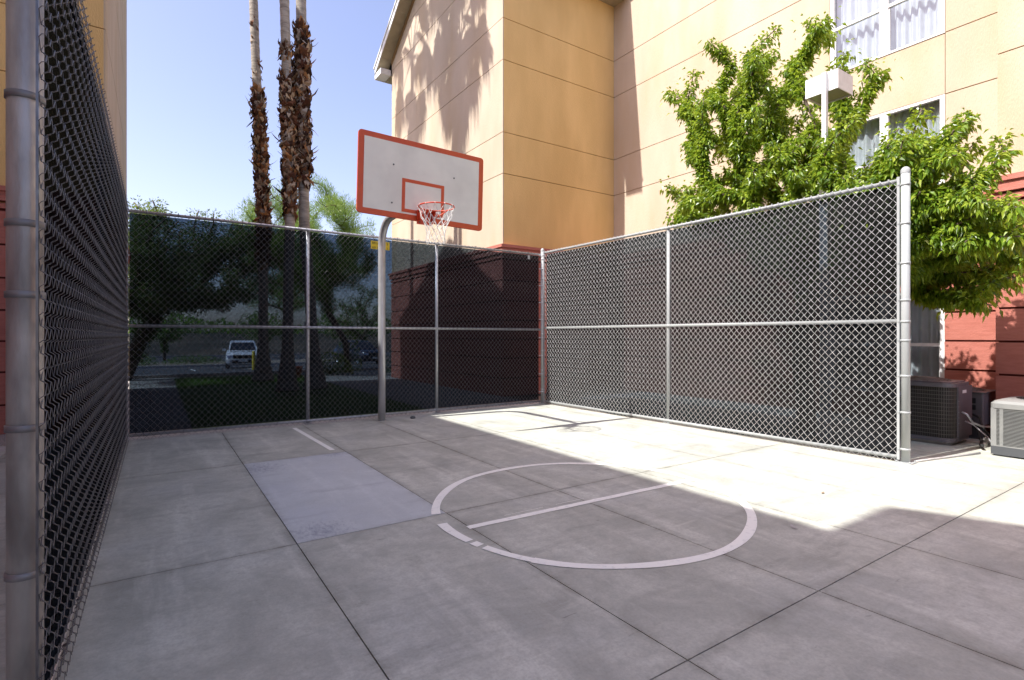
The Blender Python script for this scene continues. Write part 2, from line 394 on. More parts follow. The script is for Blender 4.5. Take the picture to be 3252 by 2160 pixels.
# landscape beyond the fence
g=MB(); g.box((-40,9.25,-.05),(.45,21.3,.0)); g.box((4.3,9.25,-.05),(6.66,17.35,.0)); g.box((4.3,17.35,-.05),(60,21.3,.0)); g.box((.45,20.4,-.05),(4.3,21.3,.0)); struct('gravel_bed',g,M['gravel'])
# lawn: gently raised
def lawn_z(x,y):
    e=min((x-.45)/3.85,1-(x-.45)/3.85,(y-9.27)/11.13,1-(y-9.27)/11.13)
    return .004+.05*min(1,max(e,0)*5)*(0.85+.15*math.sin(x*2)*math.cos(y))
n=40; V=[];F=[]
for i in range(n+1):
    for j in range(n+1):
        x=.45+3.85*i/n; y=9.27+11.13*j/n; V.append((x,y,lawn_z(x,y)))
for i in range(n):
    for j in range(n):
        a=i*(n+1)+j; F.append((a,a+n+1,a+n+2,a+1))
tag(link_mesh('lawn',V,F,M['turf'],smooth=[True]*len(F)),kind='structure')
V=[];F=[]
for k in range(9000):
    x=random.uniform(.47,4.28); y=random.uniform(16.4,20.4) if k%5 else random.uniform(9.4,20.3)
    z=lawn_z(x,y); a=random.uniform(0,6.28); h=random.uniform(.04,.09); w=.006
    dx,dy=math.cos(a)*w,math.sin(a)*w; lx,ly=random.uniform(-.03,.03),random.uniform(-.03,.03)
    b=len(V); V+=[(x-dx,y-dy,z),(x+dx,y+dy,z),(x+lx,y+ly,z+h)]; F.append((b,b+1,b+2))
tag(link_mesh('grass',V,F,M['grass']),'short green lawn grass around the palm trunks behind the fence','grass',kind='stuff')
g=MB(); g.box((-60,21.3,-.05),(90,21.45,.10)); struct('kerb',g,M['curb'])
def lot_z(y): return -.037*(max(y,21.45)-21.45) if y<46 else -.90
def sloped(name,y0,y1,mat,dz=0,x0=-70,x1=110):
    z0,z1=lot_z(y0)+dz,lot_z(y1-.001)+dz
    return tag(link_mesh(name,[(x0,y0,z0),(x1,y0,z0),(x1,y1,z1),(x0,y1,z1)],[(0,1,2,3)],mat),kind='structure')
sloped('parking_lot',21.45,46,M['asphalt'])
g=MB()
for k in range(-6,12):
    x=1.6+k*2.75; g.add([(x,31.5,lot_z(31.5)+.005),(x+.1,31.5,lot_z(31.5)+.005),(x+.1,36.5,lot_z(36.5)+.005),(x,36.5,lot_z(36.5)+.005)],[(0,1,2,3)])
struct('parking_bay_lines',g,M['paint'])
g=MB(); g.box((-70,46,-1.2),(110,46.2,-.75)); struct('kerb',g,M['curb'])
g=MB(); g.box((-70,46.2,-1.2),(110,53,-.80)); struct('planting_strip',g,M['earth'])
g=MB(); g.box((-90,53,-1.2),(130,68,-.90)); struct('road',g,M['asphalt'])
g=MB(); g.box((-90,68,-1.2),(130,68.2,-.72)); struct('far_kerb',g,M['curb'])
# low bank beyond the road
V=[];F=[];n=60;m=14
for i in range(n+1):
    for j in range(m+1):
        x=-180+400*i/n; y=68.2+170*j/m
        z=-.8+(3.0+.5*math.sin(i*.7))*min(1,j/1.3)+.4*math.sin(i*.31+2)*min(1,j/2)
        V.append((x,y,z))
for i in range(n):
    for j in range(m):
        a=i*(m+1)+j; F.append((a,a+m+1,a+m+2,a+1))
tag(link_mesh('hill',V,F,M['hillside'],smooth=[True]*len(F)),kind='structure')

# ------------------------------------------------------------------ chain-link fences
def wire_fabric(A,B,z0,z1,mat,parent,pitch=.082,vp=.092,r=.0023,depth=.0065,nside=5,sub=3):
    """A,B = ground end points; interlocked zig-zag wires that run upward, as woven chain link does"""
    A=Vector(A);B=Vector(B);L=(B-A).length;u=(B-A).normalized();nrm=Vector((-u.y,u.x,0))
    pitch=pitch/2; nw=int(L/pitch)+1; nz=int((z1-z0)/(vp/2))
    allV=[];allF=[];base=0
    ang=np.arange(nside)*2*np.pi/nside
    for i in range(nw):
        c=(i+.5)*pitch*L/(nw*pitch)
        P=[]
        wob=.002*math.sin(i*1.7)
        for k in range(nz+1):
            sgn=1 if (k+i)%2 else -1
            x=c+sgn*pitch*.5; z=z0+k*vp/2
            f=1 if k%2 else -1          # legs pass alternately in front and behind
            P.append((x-sgn*.007,-f*depth*.8,z-.0065)); P.append((x+sgn*.0015,0,z+wob)); P.append((x-sgn*.007,f*depth*.8,z+.0065))
        P=np.array(P); m=len(P)
        d=np.gradient(P,axis=0); d/=np.linalg.norm(d,axis=1)[:,None]
        ref=np.array([0,1.,0]); w=np.cross(d,ref); w/=np.linalg.norm(w,axis=1)[:,None]; v=np.cross(w,d)
        ring=P[:,None,:]+r*(np.cos(ang)[None,:,None]*w[:,None,:]+np.sin(ang)[None,:,None]*v[:,None,:])
        ring=ring.reshape(-1,3)
        W=np.empty_like(ring)
        W[:,0]=A.x+u.x*ring[:,0]+nrm.x*ring[:,1]; W[:,1]=A.y+u.y*ring[:,0]+nrm.y*ring[:,1]; W[:,2]=ring[:,2]
        ii,kk=np.meshgrid(np.arange(m-1),np.arange(nside),indexing='ij'); kl=(kk+1)%nside
        f=np.stack([ii*nside+kk,ii*nside+kl,(ii+1)*nside+kl,(ii+1)*nside+kk],-1).reshape(-1,4)+base
        allV.append(W);allF.append(f);base+=len(W)
    return link_np('wire_mesh',np.concatenate(allV),np.concatenate(allF),mat,parent,True)

def screen_sheet(A,B,z0,z1,off,mat,parent,bulge=0,foot=0,nu=90,nv=50,seed=1):
    A=Vector(A);B=Vector(B);u=(B-A).normalized();nrm=Vector((-u.y,u.x,0));L=(B-A).length
    rs=random.Random(seed); ph=[rs.uniform(0,6.28) for _ in range(8)]
    V=[];F=[]
    for i in range(nu+1):
        s_=L*i/nu
        for j in range(nv+1):
            t=j/nv; z=z0+(z1-z0)*t
            o=off+bulge*(.5*math.sin(s_*2.3+ph[0]+t*2)+.35*math.sin(s_*5.1+ph[1]-t*4)+.3*math.sin(t*9+ph[2]+s_))*math.sin(math.pi*min(1,t*1.02))**.5
            if foot:
                q=max(0,1-t/.13); o-=foot*math.sin(q*math.pi*.62)*(.75+.35*math.sin(s_*1.9+ph[3]))
                z+=.02*math.sin(s_*3+ph[4])*q
            V.append(A+u*s_+nrm*o+Vector((0,0,z)))
    for i in range(nu):
        for j in range(nv):
            a=i*(nv+1)+j; F.append((a,a+nv+1,a+nv+2,a+1))
    return link_mesh('privacy_screen',V,F,mat,parent,[True]*len(F))

def post(x,y,h,r,mat,parent,name='post',cap=True,plate=True,n=20):
    m=MB(); m.cyl((x,y,0),(x,y,h),r,n)
    o=m.build(name,mat,parent)
    if cap:
        c=MB(); c.lathe((x,y,h-.03),[(r*1.05,0),(r*1.06,.03),(r*.98,.045),(r*.7,.062),(r*.3,.072),(0.0005,.074)],n); c.build('post_cap',mat,o)
    if plate:
        c=MB(); s_=r*1.9; c.box((x-s_,y-s_,.0005),(x+s_,y+s_,.010))
        for a in (-1,1):
            for b in (-1,1): c.cyl((x+a*s_*.78,y+b*s_*.78,.01),(x+a*s_*.78,y+b*s_*.78,.026),.008,6)
        c.build('base_plate',mat,o)
    return o
def band(x,y,z,r,mat,parent,tow=None,reach=0):
    """tension band round a post with a tongue that grips the tension bar"""
    m=MB(); m.lathe((x,y,z-.012),[(r*1.0,0),(r*1.09,.001),(r*1.09,.023),(r*1.0,.024)],20)
    if tow is not None:
        t=Vector(tow).normalized(); s_=Vector((-t.y,t.x,0))
        c=Vector((x,y,z))+t*(r+reach/2)
        rot=Matrix((t,s_,Vector((0,0,1)))).transposed()
        m.obox(c,(reach/2+.004,.006,.0115),rot)
        q=Vector((x,y,z))+t*(r+reach*.85)
        m.cyl(q-s_*.016,q+s_*.016,.006,8)
    return m.build('tension_band',mat,parent)
def ties(A,B,z,step,mat,parent,off=0,dots=True):
    A=Vector(A);B=Vector(B);u=(B-A).normalized();nrm=Vector((-u.y,u.x,0));L=(B-A).length
    m=MB(); c=Vector((0,0,0))
    pts=[c+nrm*math.cos(a)*.028+Vector((0,0,math.sin(a)*.028)) for a in [i*math.pi/4 for i in range(8)]]
    m.tube(pts,.0028,5,close=True); m.cyl(c-nrm*.024+Vector((0,0,.018)),c-nrm*.046+Vector((0,0,.026)),.006,6)
    first=None; k=.2
    while k<L-.1:
        q=A+u*(k+random.uniform(-.03,.03))+nrm*off; q.z=z
        if first is None: first=o=m.build('wire_tie',mat,parent)
        else: o=first.copy(); COL.objects.link(o); o.parent=parent; o.matrix_parent_inverse=first.matrix_parent_inverse.copy()
        o.location=q; k+=step

# --- rear fence, y = 8.8
FB=thing('chain_link_fence','rear galvanised chain link fence behind the hoop with see-through black screen','fence',(3.2,8.83,0))
A=(-.32,8.80,0);B=(6.64,8.80,0)
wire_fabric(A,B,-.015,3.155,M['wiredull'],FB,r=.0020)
for z,nm in ((3.10,'top_rail'),(1.54,'middle_rail'),(.05,'bottom_rail')):
    m=MB(); m.cyl((-.32,8.835,z),(6.64,8.835,z),.0215,12); m.build(nm,M['galv'],FB)
for x in (2.01,4.28): post(x,8.87,3.09,.029,M['galv'],FB,cap=False)
m=MB(); m.box((-.335,8.795,.03),(-.322,8.83,3.13)); m.build('tension_bar',M['galv'],FB)
post(-.42,8.84,3.17,.033,M['paintedpost'],FB)
for z in (.42,.85,1.28,1.75,2.1,2.5,2.85,3.03): band(-.42,8.84,z,.034,M['galv'],FB,(1,-.1,0),.075)
cp=post(6.675,8.80,3.19,.036,M['paintedpost'],FB)
for z in (.25,.62,1.0,1.37,1.75,2.1,2.45,2.8,3.08): band(6.675,8.80,z,.037,M['galv'],FB,(-1,0,0),.05)
screen_sheet((-.31,8.80,0),(6.62,8.80,0),.075,3.075,.062,M['screen'],FB,bulge=.006)
ties(A,B,.05,.42,M['wire'],FB,.035); ties(A,B,3.10,.40,M['wire'],FB,.035); ties(A,B,1.54,.6,M['wiredull'],FB,.035)

# --- right fence
FR=thing('chain_link_fence','right-hand chain link fence in full sun with black screen','fence',(6.77,5.6,0))
A=(6.845,2.50,0);B=(6.665,8.74,0)
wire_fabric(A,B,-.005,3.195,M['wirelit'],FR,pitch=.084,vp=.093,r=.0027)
u=(Vector(B)-Vector(A)).normalized();nr=Vector((-u.y,u.x,0))   # nr points to -x (court side)
def off(p,d): return Vector(p)-nr*d
for z,nm in ((3.135,'top_rail'),(1.57,'middle_rail'),(.052,'bottom_rail')):
    m=MB(); a=off(A,.034);b=off(B,.034); a.z=z;b.z=z; m.cyl(a,b,.0225,12); m.build(nm,M['paintedpost'],FR)
pm=Vector(A).lerp(Vector(B),.505)-nr*.068
post(pm.x,pm.y,3.12,.030,M['paintedpost'],FR,cap=False)
ep=post(6.885,2.435,3.235,.0435,M['paintedpost'],FR,n=28)
for z in (3.08,2.65,2.21,1.80,1.563,1.354,.961,.557,.15): band(6.885,2.435,z,.0445,M['paintedpost'],FR,(-.8,1,0),.03)
m=MB(); m.box((6.835,2.475,.03),(6.85,2.50,3.17)); m.build('tension_bar',M['paintedpost'],FR)
m=MB(); m.box((6.66,8.73,.03),(6.675,8.75,3.17)); m.build('tension_bar',M['galv'],FR)
for z in (.3,.7,1.1,1.45,1.85,2.2,2.6,3.0): band(6.675,8.80,z,.0375,M['galv'],FR,(0,-1,0),.03)
screen_sheet(off(A,0),off(B,0),.03,3.10,-.075,M['screenlit'],FR,bulge=.012,foot=-.05,seed=5)
ties(A,B,.052,.5,M['paintedpost'],FR,-.034)
ties(A,B,3.135,.5,M['paintedpost'],FR,-.034)

# --- left fence
FL=thing('chain_link_fence','left-hand chain link fence seen edge-on from beside its near steel post','fence',(-.33,5.6,0))
A=(-.318,2.335,0);B=(-.318,8.76,0)
wire_fabric(A,B,-.012,3.15,M['wire'],FL,pitch=.086,vp=.093,r=.0016,depth=.010,nside=6)
for z,nm in ((3.09,'top_rail'),(1.53,'middle_rail'),(.05,'bottom_rail')):
    m=MB(); m.cyl((-.36,2.44,z),(-.36,8.8,z),.0215,12); m.build(nm,M['galv'],FL)
post(-.372,2.42,3.5,.0485,M['galvold'],FL,n=32)
for z in (.596,1.09,1.54,1.78,2.21,2.9): band(-.372,2.42,z,.0492,M['strap'],FL)
post(-.385,5.55,3.08,.030,M['galv'],FL,cap=False)
m=MB(); m.box((-.335,2.345,.03),(-.328,2.36,3.14)); m.build('tension_bar',M['wire'],FL)
screen_sheet((-.318,2.435,0),(-.318,8.74,0),.085,3.07,.0185,M['screendense'],FL,bulge=.0015,seed=3)
ties(A,B,.05,.45,M['wire'],FL,.04)

# --- yellow maker's sign and a small tag on the rear fence
def textmesh(txt,size,name,mat,loc,rot,parent,ext=.0008,shear=0,scale=(1,1,1)):
    cu=bpy.data.curves.new(name,'FONT'); cu.body=txt; cu.size=size; cu.extrude=ext; cu.shear=shear; cu.align_x='LEFT'
    t=bpy.data.objects.new(name,cu); COL.objects.link(t)
    dg=bpy.context.evaluated_depsgraph_get(); me=bpy.data.meshes.new_from_object(t.evaluated_get(dg))
    COL.objects.unlink(t); bpy.data.objects.remove(t)
    me.materials.clear(); me.materials.append(mat)
    mw=Matrix.Translation(loc)@rot.to_4x4()@Matrix.Diagonal((*scale,1)); me.transform(mw)
    o=bpy.data.objects.new(name,me); COL.objects.link(o)
    if parent is not None: o.parent=parent; o.matrix_parent_inverse=parent.matrix_basis.inverted()
    return o
RX=Matrix.Rotation(R(90),3,'X')      # text that faces -y
sg=thing('fence_sign','small yellow sign wired to the fence behind the hoop pole','sign',(3.18,8.785,2.95))
m=MB(); m.box((3.015,8.783,2.885),(3.345,8.7865,3.022)); m.build('sign_panel',M['yellow'],sg)
textmesh('BRU',.058,'lettering',M['ink'],(3.035,8.7825,2.97),RX,sg)
textmesh('S',.058,'lettering',M['ink'],(3.292,8.7825,2.97),RX,sg)
textmesh('602 3',.044,'lettering',M['ink'],(3.035,8.7825,2.897),RX,sg)
textmesh('5',.044,'lettering',M['ink'],(3.300,8.7825,2.897),RX,sg)
tg=MB(); tg.box((6.29,8.786,2.975),(6.345,8.79,3.055)); tag(tg.build('fence_tag',M['galv']),'small pale metal tag high on the rear fence beside the corner post','tag')

# ------------------------------------------------------------------ basketball hoop
HP=thing('basketball_hoop','white basketball backboard with orange border on a curved steel pole','basketball hoop',(3.11,8.52,0))
pts=[(3.11,8.52,0),(3.11,8.52,1.5),(3.11,8.52,2.88)]
for k in range(1,9):
    a=R(90*k/8*.94); pts.append((3.11-.01*k/8,8.52-.42*(1-math.cos(a)),2.88+.42*math.sin(a)))
pts+=[(3.09,7.4,3.33),(3.07,6.98,3.36)]
m=MB(); m.tube(pts,.0605,24); m.build('pole',M['galv'],HP)
rot=Matrix.Rotation(R(1.4),3,'Y'); BC=Vector((3.052,6.70,3.50))
def bp_(x,z,y=0): return BC+rot@Vector((x,y,z))
W2,H2=.925,.535
def rrect(w,h,r,n=6):
    P=[]
    for cx_,cz,a0 in((w-r,h-r,0),(-w+r,h-r,90),(-w+r,-h+r,180),(w-r,-h+r,270)):
        for k in range(n+1):
            a=R(a0+90*k/n); P.append((cx_+r*math.cos(a),cz+r*math.sin(a)))
    return P
m=MB(); m.prism([bp_(x,z,-.005) for x,z in rrect(W2,H2,.045)],(0,.03,0)); bb=m.build('backboard',M['orange'],HP)
m=MB(); m.prism([bp_(x,z,-.0075) for x,z in rrect(W2-.075,H2-.072,.004,1)],(0,.002,0)); m.build('playing_surface',M['boardwhite'],bb)
m=MB(); tb=-H2+.095; tt=tb+.452; tw=.312; t_=.046; y0,y1=-.0095,-.0078
def bbx(x0,x1,z0,z1): m.prism([bp_(x0,z0,y0),bp_(x1,z0,y0),bp_(x1,z1,y0),bp_(x0,z1,y0)],(0,y1-y0,0))
cxo=-.016
bbx(cxo-tw,cxo+tw,tt-t_,tt); bbx(cxo-tw,cxo+tw,tb,tb+t_); bbx(cxo-tw,cxo-tw+t_,tb+t_,tt-t_); bbx(cxo+tw-t_,cxo+tw,tb+t_,tt-t_)
m.build('target_square',M['orange'],bb)
m=MB()
for x,z in((-.452,.165),(-.465,-.345),(.445,.152),(.43,-.345)):
    c=bp_(x,z,-.0075); m.cyl(c,c+Vector((0,-.007,0)),.011,10)
m.build('bolts',M['acdark'],bb)
m=MB()   # rear frame
for sx in (-.45,.45):
    a=bp_(sx,.3,.045); b=bp_(sx,-.42,.045); m.cyl(a,b,.018,8)
m.cyl(bp_(-.45,.15,.05),bp_(.45,.15,.05),.018,8); m.cyl(bp_(-.45,-.3,.05),bp_(.45,-.3,.05),.018,8)
m.cyl(Vector(pts[-1]),bp_(.02,-.15,.03),.04,12)
m.cyl(Vector((3.08,7.15,3.35)),bp_(.0,.15,.05),.016,8)
m.build('support_frame',M['galv'],HP)
RC=Vector((3.042,6.305,3.095))
m=MB(); m.tube([RC+Vector((math.cos(a)*.232,math.sin(a)*.232,0)) for a in [2*math.pi*k/48 for k in range(48)]],.0088,10,close=True)
rim=m.build('rim',M['rim'],HP)
m=MB()
m.box((2.93,6.672,2.925),(3.155,6.688,3.115))
m.prism([(2.945,6.672,3.10),(2.945,6.53,3.085),(2.945,6.53,3.065),(2.945,6.672,2.95)],(.012,0,0))
m.prism([(3.128,6.672,3.10),(3.128,6.53,3.085),(3.128,6.53,3.065),(3.128,6.672,2.95)],(.012,0,0))
m.box((2.945,6.50,3.085),(3.14,6.672,3.096))
for sx in(-1,1):
    m.tube([(3.042+sx*.085,6.67,2.96),(3.042+sx*.12,6.50,3.02),(3.042+sx*.205,6.40,3.088)],.0075,8)
m.build('rim_bracket',M['rim'],rim)
m=MB()
for x in (2.965,3.12): m.cyl((x,6.672,2.955),(x,6.662,2.955),.011,8)
m.build('bracket_bolts',M['acdark'],rim)
# net: 12 loops, diamonds that close up, then hang almost straight
m=MB(); NL=12
lv=[(0,.232),(-.115,.205),(-.20,.165),(-.28,.135),(-.36,.128),(-.43,.132),(-.475,.125)]
rnet=random.Random(4)
def npt(l,k):
    z,r=lv[l]; a=2*math.pi*(k+(.5 if l%2 else 0))/NL
    j=(.0 if l==0 else .010)
    return RC+Vector((math.cos(a)*r+rnet.uniform(-j,j)+(-.012*l/6),math.sin(a)*r+rnet.uniform(-j,j),z-.008+rnet.uniform(-j,j)))
P=[[npt(l,k) for k in range(NL)] for l in range(len(lv))]
for l in range(len(lv)-1):
    for k in range(NL):
        a=P[l][k]
        for dk in ((0,-1) if l%2==0 else (0,1)):
            b=P[l+1][(k+dk)%NL]; mid=(a+b)/2
            rc=Vector((RC.x,RC.y,mid.z)); mid+= (rc-mid).normalized()*.008
            m.tube([a,mid,b],.0036 if l<3 else .003,5,caps=False)
for k in range(NL):
    a=P[0][k]; out=(a-RC); out.z=0; out.normalize()
    m.tube([a+Vector((0,0,.008))+out*-.012,a+Vector((0,0,.020)),a+out*.013+Vector((0,0,.008)),a+out*.012+Vector((0,0,-.006)),a-out*.006+Vector((0,0,-.014))],.0034,5)
m.build('net',M['net'],rim)
# ------------------------------------------------------------------ buildings
ZJ=[3.54,5.195,6.16,7.845,8.82,10.47,11.44,13.2]
ZR=[0,.415,.886,1.33,1.775,2.235,2.71,3.20]
SL=.62; EAVE=10.86; EB=10.42; RIDGE_Y=13.82
def building(mir, bay_y, eave_over, bay_eave_x, fill_windows):
    """mir: function x -> x (right-hand block) or its mirror image (left-hand block)"""
    mx=mir; right=fill_windows
    root=thing('hotel_building',
        'tan stucco building on the right with red base, gable roof and white windows' if right else 'tan stucco building on the left, red base showing beside the near fence post',
        'building',(mx(8.0),12,0))
    def bx(m,a,b): m.box((mx(a[0]),a[1],a[2]),(mx(b[0]),b[1],b[2]))
    g=.008
    st=MB(); sg_=MB(); rc_=MB(); gv=MB(); rd=MB(); rg=MB(); cn=MB(); co=MB()
    # --- gable wing x>=6.68, y 10.33..17.32 : end wall (faces court across), polygon bands
    Y0,Y1=10.33,17.33
    def top(y): return EAVE+(min(y-Y0,Y1-y))*SL
    for i in range(len(ZJ)-1):
        z0,z1=ZJ[i]+g,ZJ[i+1]-g
        ys=[]
        # outline of the gable between z0 and z1
        def yl(z): return Y0+max(0,(z-EAVE)/SL)
        def yr(z): return Y1-max(0,(z-EAVE)/SL)
        zt=min(z1,EAVE+(Y1-Y0)/2*SL-.02)
        if zt<=z0: continue
        P=[(yl(z0),z0),(yr(z0),z0)]
        if z0<EAVE<zt: P.append((Y1,EAVE))
        P.append((yr(zt),zt)); P.append((yl(zt),zt))
        if z0<EAVE<zt: P.append((Y0,EAVE))
        st.prism([(mx(6.68),y,z) for y,z in P],(mx(6.705)-mx(6.68),0,0))
    gm=RIDGE_Y; pk=EAVE+(Y1-Y0)/2*SL
    gv.prism([(mx(6.70),Y0+.02,3.3),(mx(6.70),Y1-.02,3.3),(mx(6.70),Y1-.02,EAVE),(mx(6.70),(Y0+Y1)/2,pk-.03),(mx(6.70),Y0+.02,EAVE)],(mx(16)-mx(6.70),0,0))
    # front wall of the wing (faces the camera), y = 10.33, x 6.68..10.25 ; it sits between the corner and the recess
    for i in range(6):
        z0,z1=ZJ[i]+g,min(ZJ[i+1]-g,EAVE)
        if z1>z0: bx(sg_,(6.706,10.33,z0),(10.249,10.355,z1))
    bx(gv,(6.72,10.352,3.3),(10.30,10.40,EAVE))
    # far side
    bx(st,(6.72,17.305,3.5),(16,17.33,EAVE))
    # red base of the wing
    for i in range(len(ZR)-1):
        z0,z1=ZR[i]+(.014 if i else .0),ZR[i+1]-.014
        bx(rd,(6.665,10.315,z0),(6.70,17.345,z1)); bx(rd,(6.70,10.315,z0),(10.249,10.345,z1)); bx(rd,(6.70,17.32,z0),(16,17.345,z1))
    bx(rg,(6.695,10.34,0),(15.9,17.32,3.3))
    def cornice(a,b,dx,dy):
        # band: lower fillet, then a projecting board with a sloped top
        x0,y0=a;x1,y1=b
        for z0,z1,pr in ((3.225,3.30,.02),(3.33,3.47,.05),(3.47,3.53,.075)):
            bx(cn,(x0-(pr if dx else 0),y0-(pr if dy else 0)*(1),z0),(x1,y1+(pr if dy==2 else 0),z1))
    for z0,z1,pr in ((3.225,3.300,.03),(3.330,3.465,.065),(3.465,3.535,.095)):
        bx(cn,(6.68-pr,10.33-pr,z0),(6.72,17.33+pr,z1)); bx(cn,(6.72,10.33-pr,z0),(10.249,10.36,z1))
    # --- recessed main wall x=10.25, y bay_y..10.33
    wy0,wy1=3.10,4.80
    wins=[(.44,2.125),(3.56,5.195),(6.155,7.845),(8.81,10.47)] if right else []
    def cells(ya,yb,zs,joint=True):
        for i in range(len(zs)-1):
            z0,z1=zs[i]+g,zs[i+1]-g
            bx(rc_,(10.25,ya,z0),(10.55,yb,z1)); bx(gv,(10.268,ya,zs[i+1]-.02),(10.55,yb,zs[i+1]+.02))
    ZT=[3.54,5.195,6.16,7.845,8.82,10.47]
    if right:
        cells(wy1+g,10.329,ZT); cells(bay_y,wy0-g,ZT)
        bx(rc_,(10.25,wy0+g*0,5.195+g),(10.55,wy1,6.155)); bx(rc_,(10.25,wy0,7.845+g),(10.55,wy1,8.81)); 
        for z in (5.195,7.845): bx(gv,(10.268,wy0,z-.0),(10.55,wy1,z+g))
        bx(gv,(10.268,wy0-.01,3.54),(10.55,wy0-.0005,10.47)); bx(gv,(10.268,wy1+.0005,3.54),(10.55,wy1+.01,10.47))
    else:
        cells(bay_y,10.329,ZT)
    segs=[(bay_y,wy0),(wy1,10.315)] if right else [(bay_y,10.315)]
    for ya,yb in segs:
        for i in range(len(ZR)-1):
            z0,z1=ZR[i]+(.014 if i else 0),ZR[i+1]-.014
            bx(rd,(10.235,ya,z0),(10.55,yb,z1))
        bx(rg,(10.262,ya,0),(10.55,yb,3.3))
    for z0,z1,pr in ((3.225,3.300,.03),(3.330,3.465,.065),(3.465,3.535,.095)):
        bx(cn,(10.25-pr,bay_y,z0),(10.55,10.33-pr-.002,z1))
    if right:
        for zz in ((0,.44),(2.125,3.2)): bx(rd,(10.24,wy0,zz[0]),(10.55,wy1,zz[1]))
    # --- projecting bay x=9.40, y< bay_y
    by_=MB(); xb=9.40; by0=bay_y-7.0
    for i in range(6):
        z0,z1=ZJ[i]+g,min(ZJ[i+1]-g,EB)
        if z1>z0: bx(by_,(xb,by0,z0),(xb+.03,bay_y,z1)); bx(by_,(xb+.03,bay_y-.03,z0),(10.249,bay_y,z1))
    bx(gv,(xb+.02,by0,3.3),(10.56,bay_y-.02,EB))
    # gable over the bay
    gy=(by0+bay_y)/2
    by_.prism([(mx(xb),bay_y,EB),(mx(xb),gy,EB+3.5*SL),(mx(xb),by0,EB)],(mx(xb+.2)-mx(xb),0,0))
    for i in range(len(ZR)-1):
        z0,z1=ZR[i]+(.014 if i else 0),ZR[i+1]-.014
        bx(rd,(xb-.015,by0,z0),(xb+.03,bay_y+.015,z1)); bx(rd,(xb+.03,bay_y-.02,z0),(10.234,bay_y+.015,z1))
    bx(rg,(xb+.02,by0,0),(10.56,bay_y-.01,3.3))
    for z0,z1,pr in ((3.225,3.300,.03),(3.330,3.465,.065),(3.465,3.535,.095)):
        bx(cn,(xb-pr,by0,z0),(xb+.03,bay_y+pr,z1)); bx(cn,(xb+.03,bay_y-.02,z0),(10.14,bay_y+pr,z1))
    # interior cores
    bx(co,(10.60,-12,0),(20,10.38,10.3)); bx(co,(10.2,-12,0),(10.6,by0,10.3))
    co.build('wall_core',M['room'],root)
    by_.build('bay_wall',M['stucco'],root); rc_.build('recessed_wall',M['stucco'],root); sg_.build('front_stucco_wall',M['stuccoshaded'],root); w=st.build('gable_wall',M['stucco'],root); gv.build('wall_joints',M['groove'],w)
    w2=rd.build('red_siding',M['red'],root); rg.build('siding_joints',M['redgroove'],w2)
    cn.build('cornice_band',M['red'],root)
    # --- roof of the wing: two sloping slabs with boxed overhang
    rf=MB(); sf=MB(); fa=MB()
    ov=.42; ey=.55
    for s_ in (-1,1):
        def pt(d,z): # d = distance from ridge horizontally
            return (RIDGE_Y+s_*d, z)
        half=(Y1-Y0)/2
        zr=pk; 
        e=half+(.04 if (s_>0 and not right) else ey)
        P=[(mx(6.68-ov+.03),RIDGE_Y,zr+.12),(mx(6.68-ov+.03),RIDGE_Y+s_*e,zr+.12-e*SL),(mx(6.68-ov+.03),RIDGE_Y+s_*e,zr+.20-e*SL),(mx(6.68-ov+.03),RIDGE_Y,zr+.22)]
        rf.prism(P,(mx(16)-mx(6.68-ov+.03),0,0))
        # rake fascia board
        xo=6.68-ov
        fa.prism([(mx(xo),RIDGE_Y,zr-.06),(mx(xo),RIDGE_Y+s_*e,zr-.06-e*SL),(mx(xo),RIDGE_Y+s_*e,zr+.17-e*SL),(mx(xo),RIDGE_Y,zr+.17)],(mx(xo+.025)-mx(xo),0,0))
        fa.prism([(mx(xo-.03),RIDGE_Y,zr+.13),(mx(xo-.03),RIDGE_Y+s_*(e+.03),zr+.13-(e+.03)*SL),(mx(xo-.03),RIDGE_Y+s_*(e+.03),zr+.19-(e+.03)*SL),(mx(xo-.03),RIDGE_Y,zr+.19)],(mx(xo)-mx(xo-.03),0,0))
        # sloping soffit
        sf.prism([(mx(xo+.026),RIDGE_Y,zr-.03),(mx(xo+.026),RIDGE_Y+s_*e,zr-.03-e*SL),(mx(xo+.026),RIDGE_Y+s_*e,zr-.01-e*SL),(mx(xo+.026),RIDGE_Y,zr-.01)],(mx(6.68)-mx(xo+.026),0,0))
        for q in range(int(e/.28)):
            d0=q*.28+.14
            sf.prism([(mx(xo+.03),RIDGE_Y+s_*d0,zr-.042-d0*SL),(mx(xo+.03),RIDGE_Y+s_*(d0+.03),zr-.042-(d0+.03)*SL),(mx(xo+.03),RIDGE_Y+s_*(d0+.03),zr-.031-(d0+.03)*SL),(mx(xo+.03),RIDGE_Y+s_*d0,zr-.031-d0*SL)],(mx(6.675)-mx(xo+.03),0,0))
        # frieze board on the wall under the soffit
        fr=MB()
        fr.prism([(mx(6.655),RIDGE_Y,zr-.20),(mx(6.655),RIDGE_Y+s_*half,zr-.20-half*SL),(mx(6.655),RIDGE_Y+s_*half,zr-.035-half*SL),(mx(6.655),RIDGE_Y,zr-.035)],(mx(6.679)-mx(6.655),0,0))
        fr.build('frieze_board',M['groove'],root)
        # boxed return at the eave and long eave fascia
        yA,yB=(RIDGE_Y+s_*(half+.001),RIDGE_Y+s_*e)
        bx(fa,(xo+.026,yA,zr-.22-e*SL),(6.64,yB-s_*.02,zr-.03-e*SL))
        bx(fa,(xo,yB-s_*.02,zr-.24-e*SL),(16,yB,zr+.14-e*SL))
        bx(sf,(6.64,yA,zr-.24-e*SL),(16,yB-s_*.021,zr-.21-e*SL))
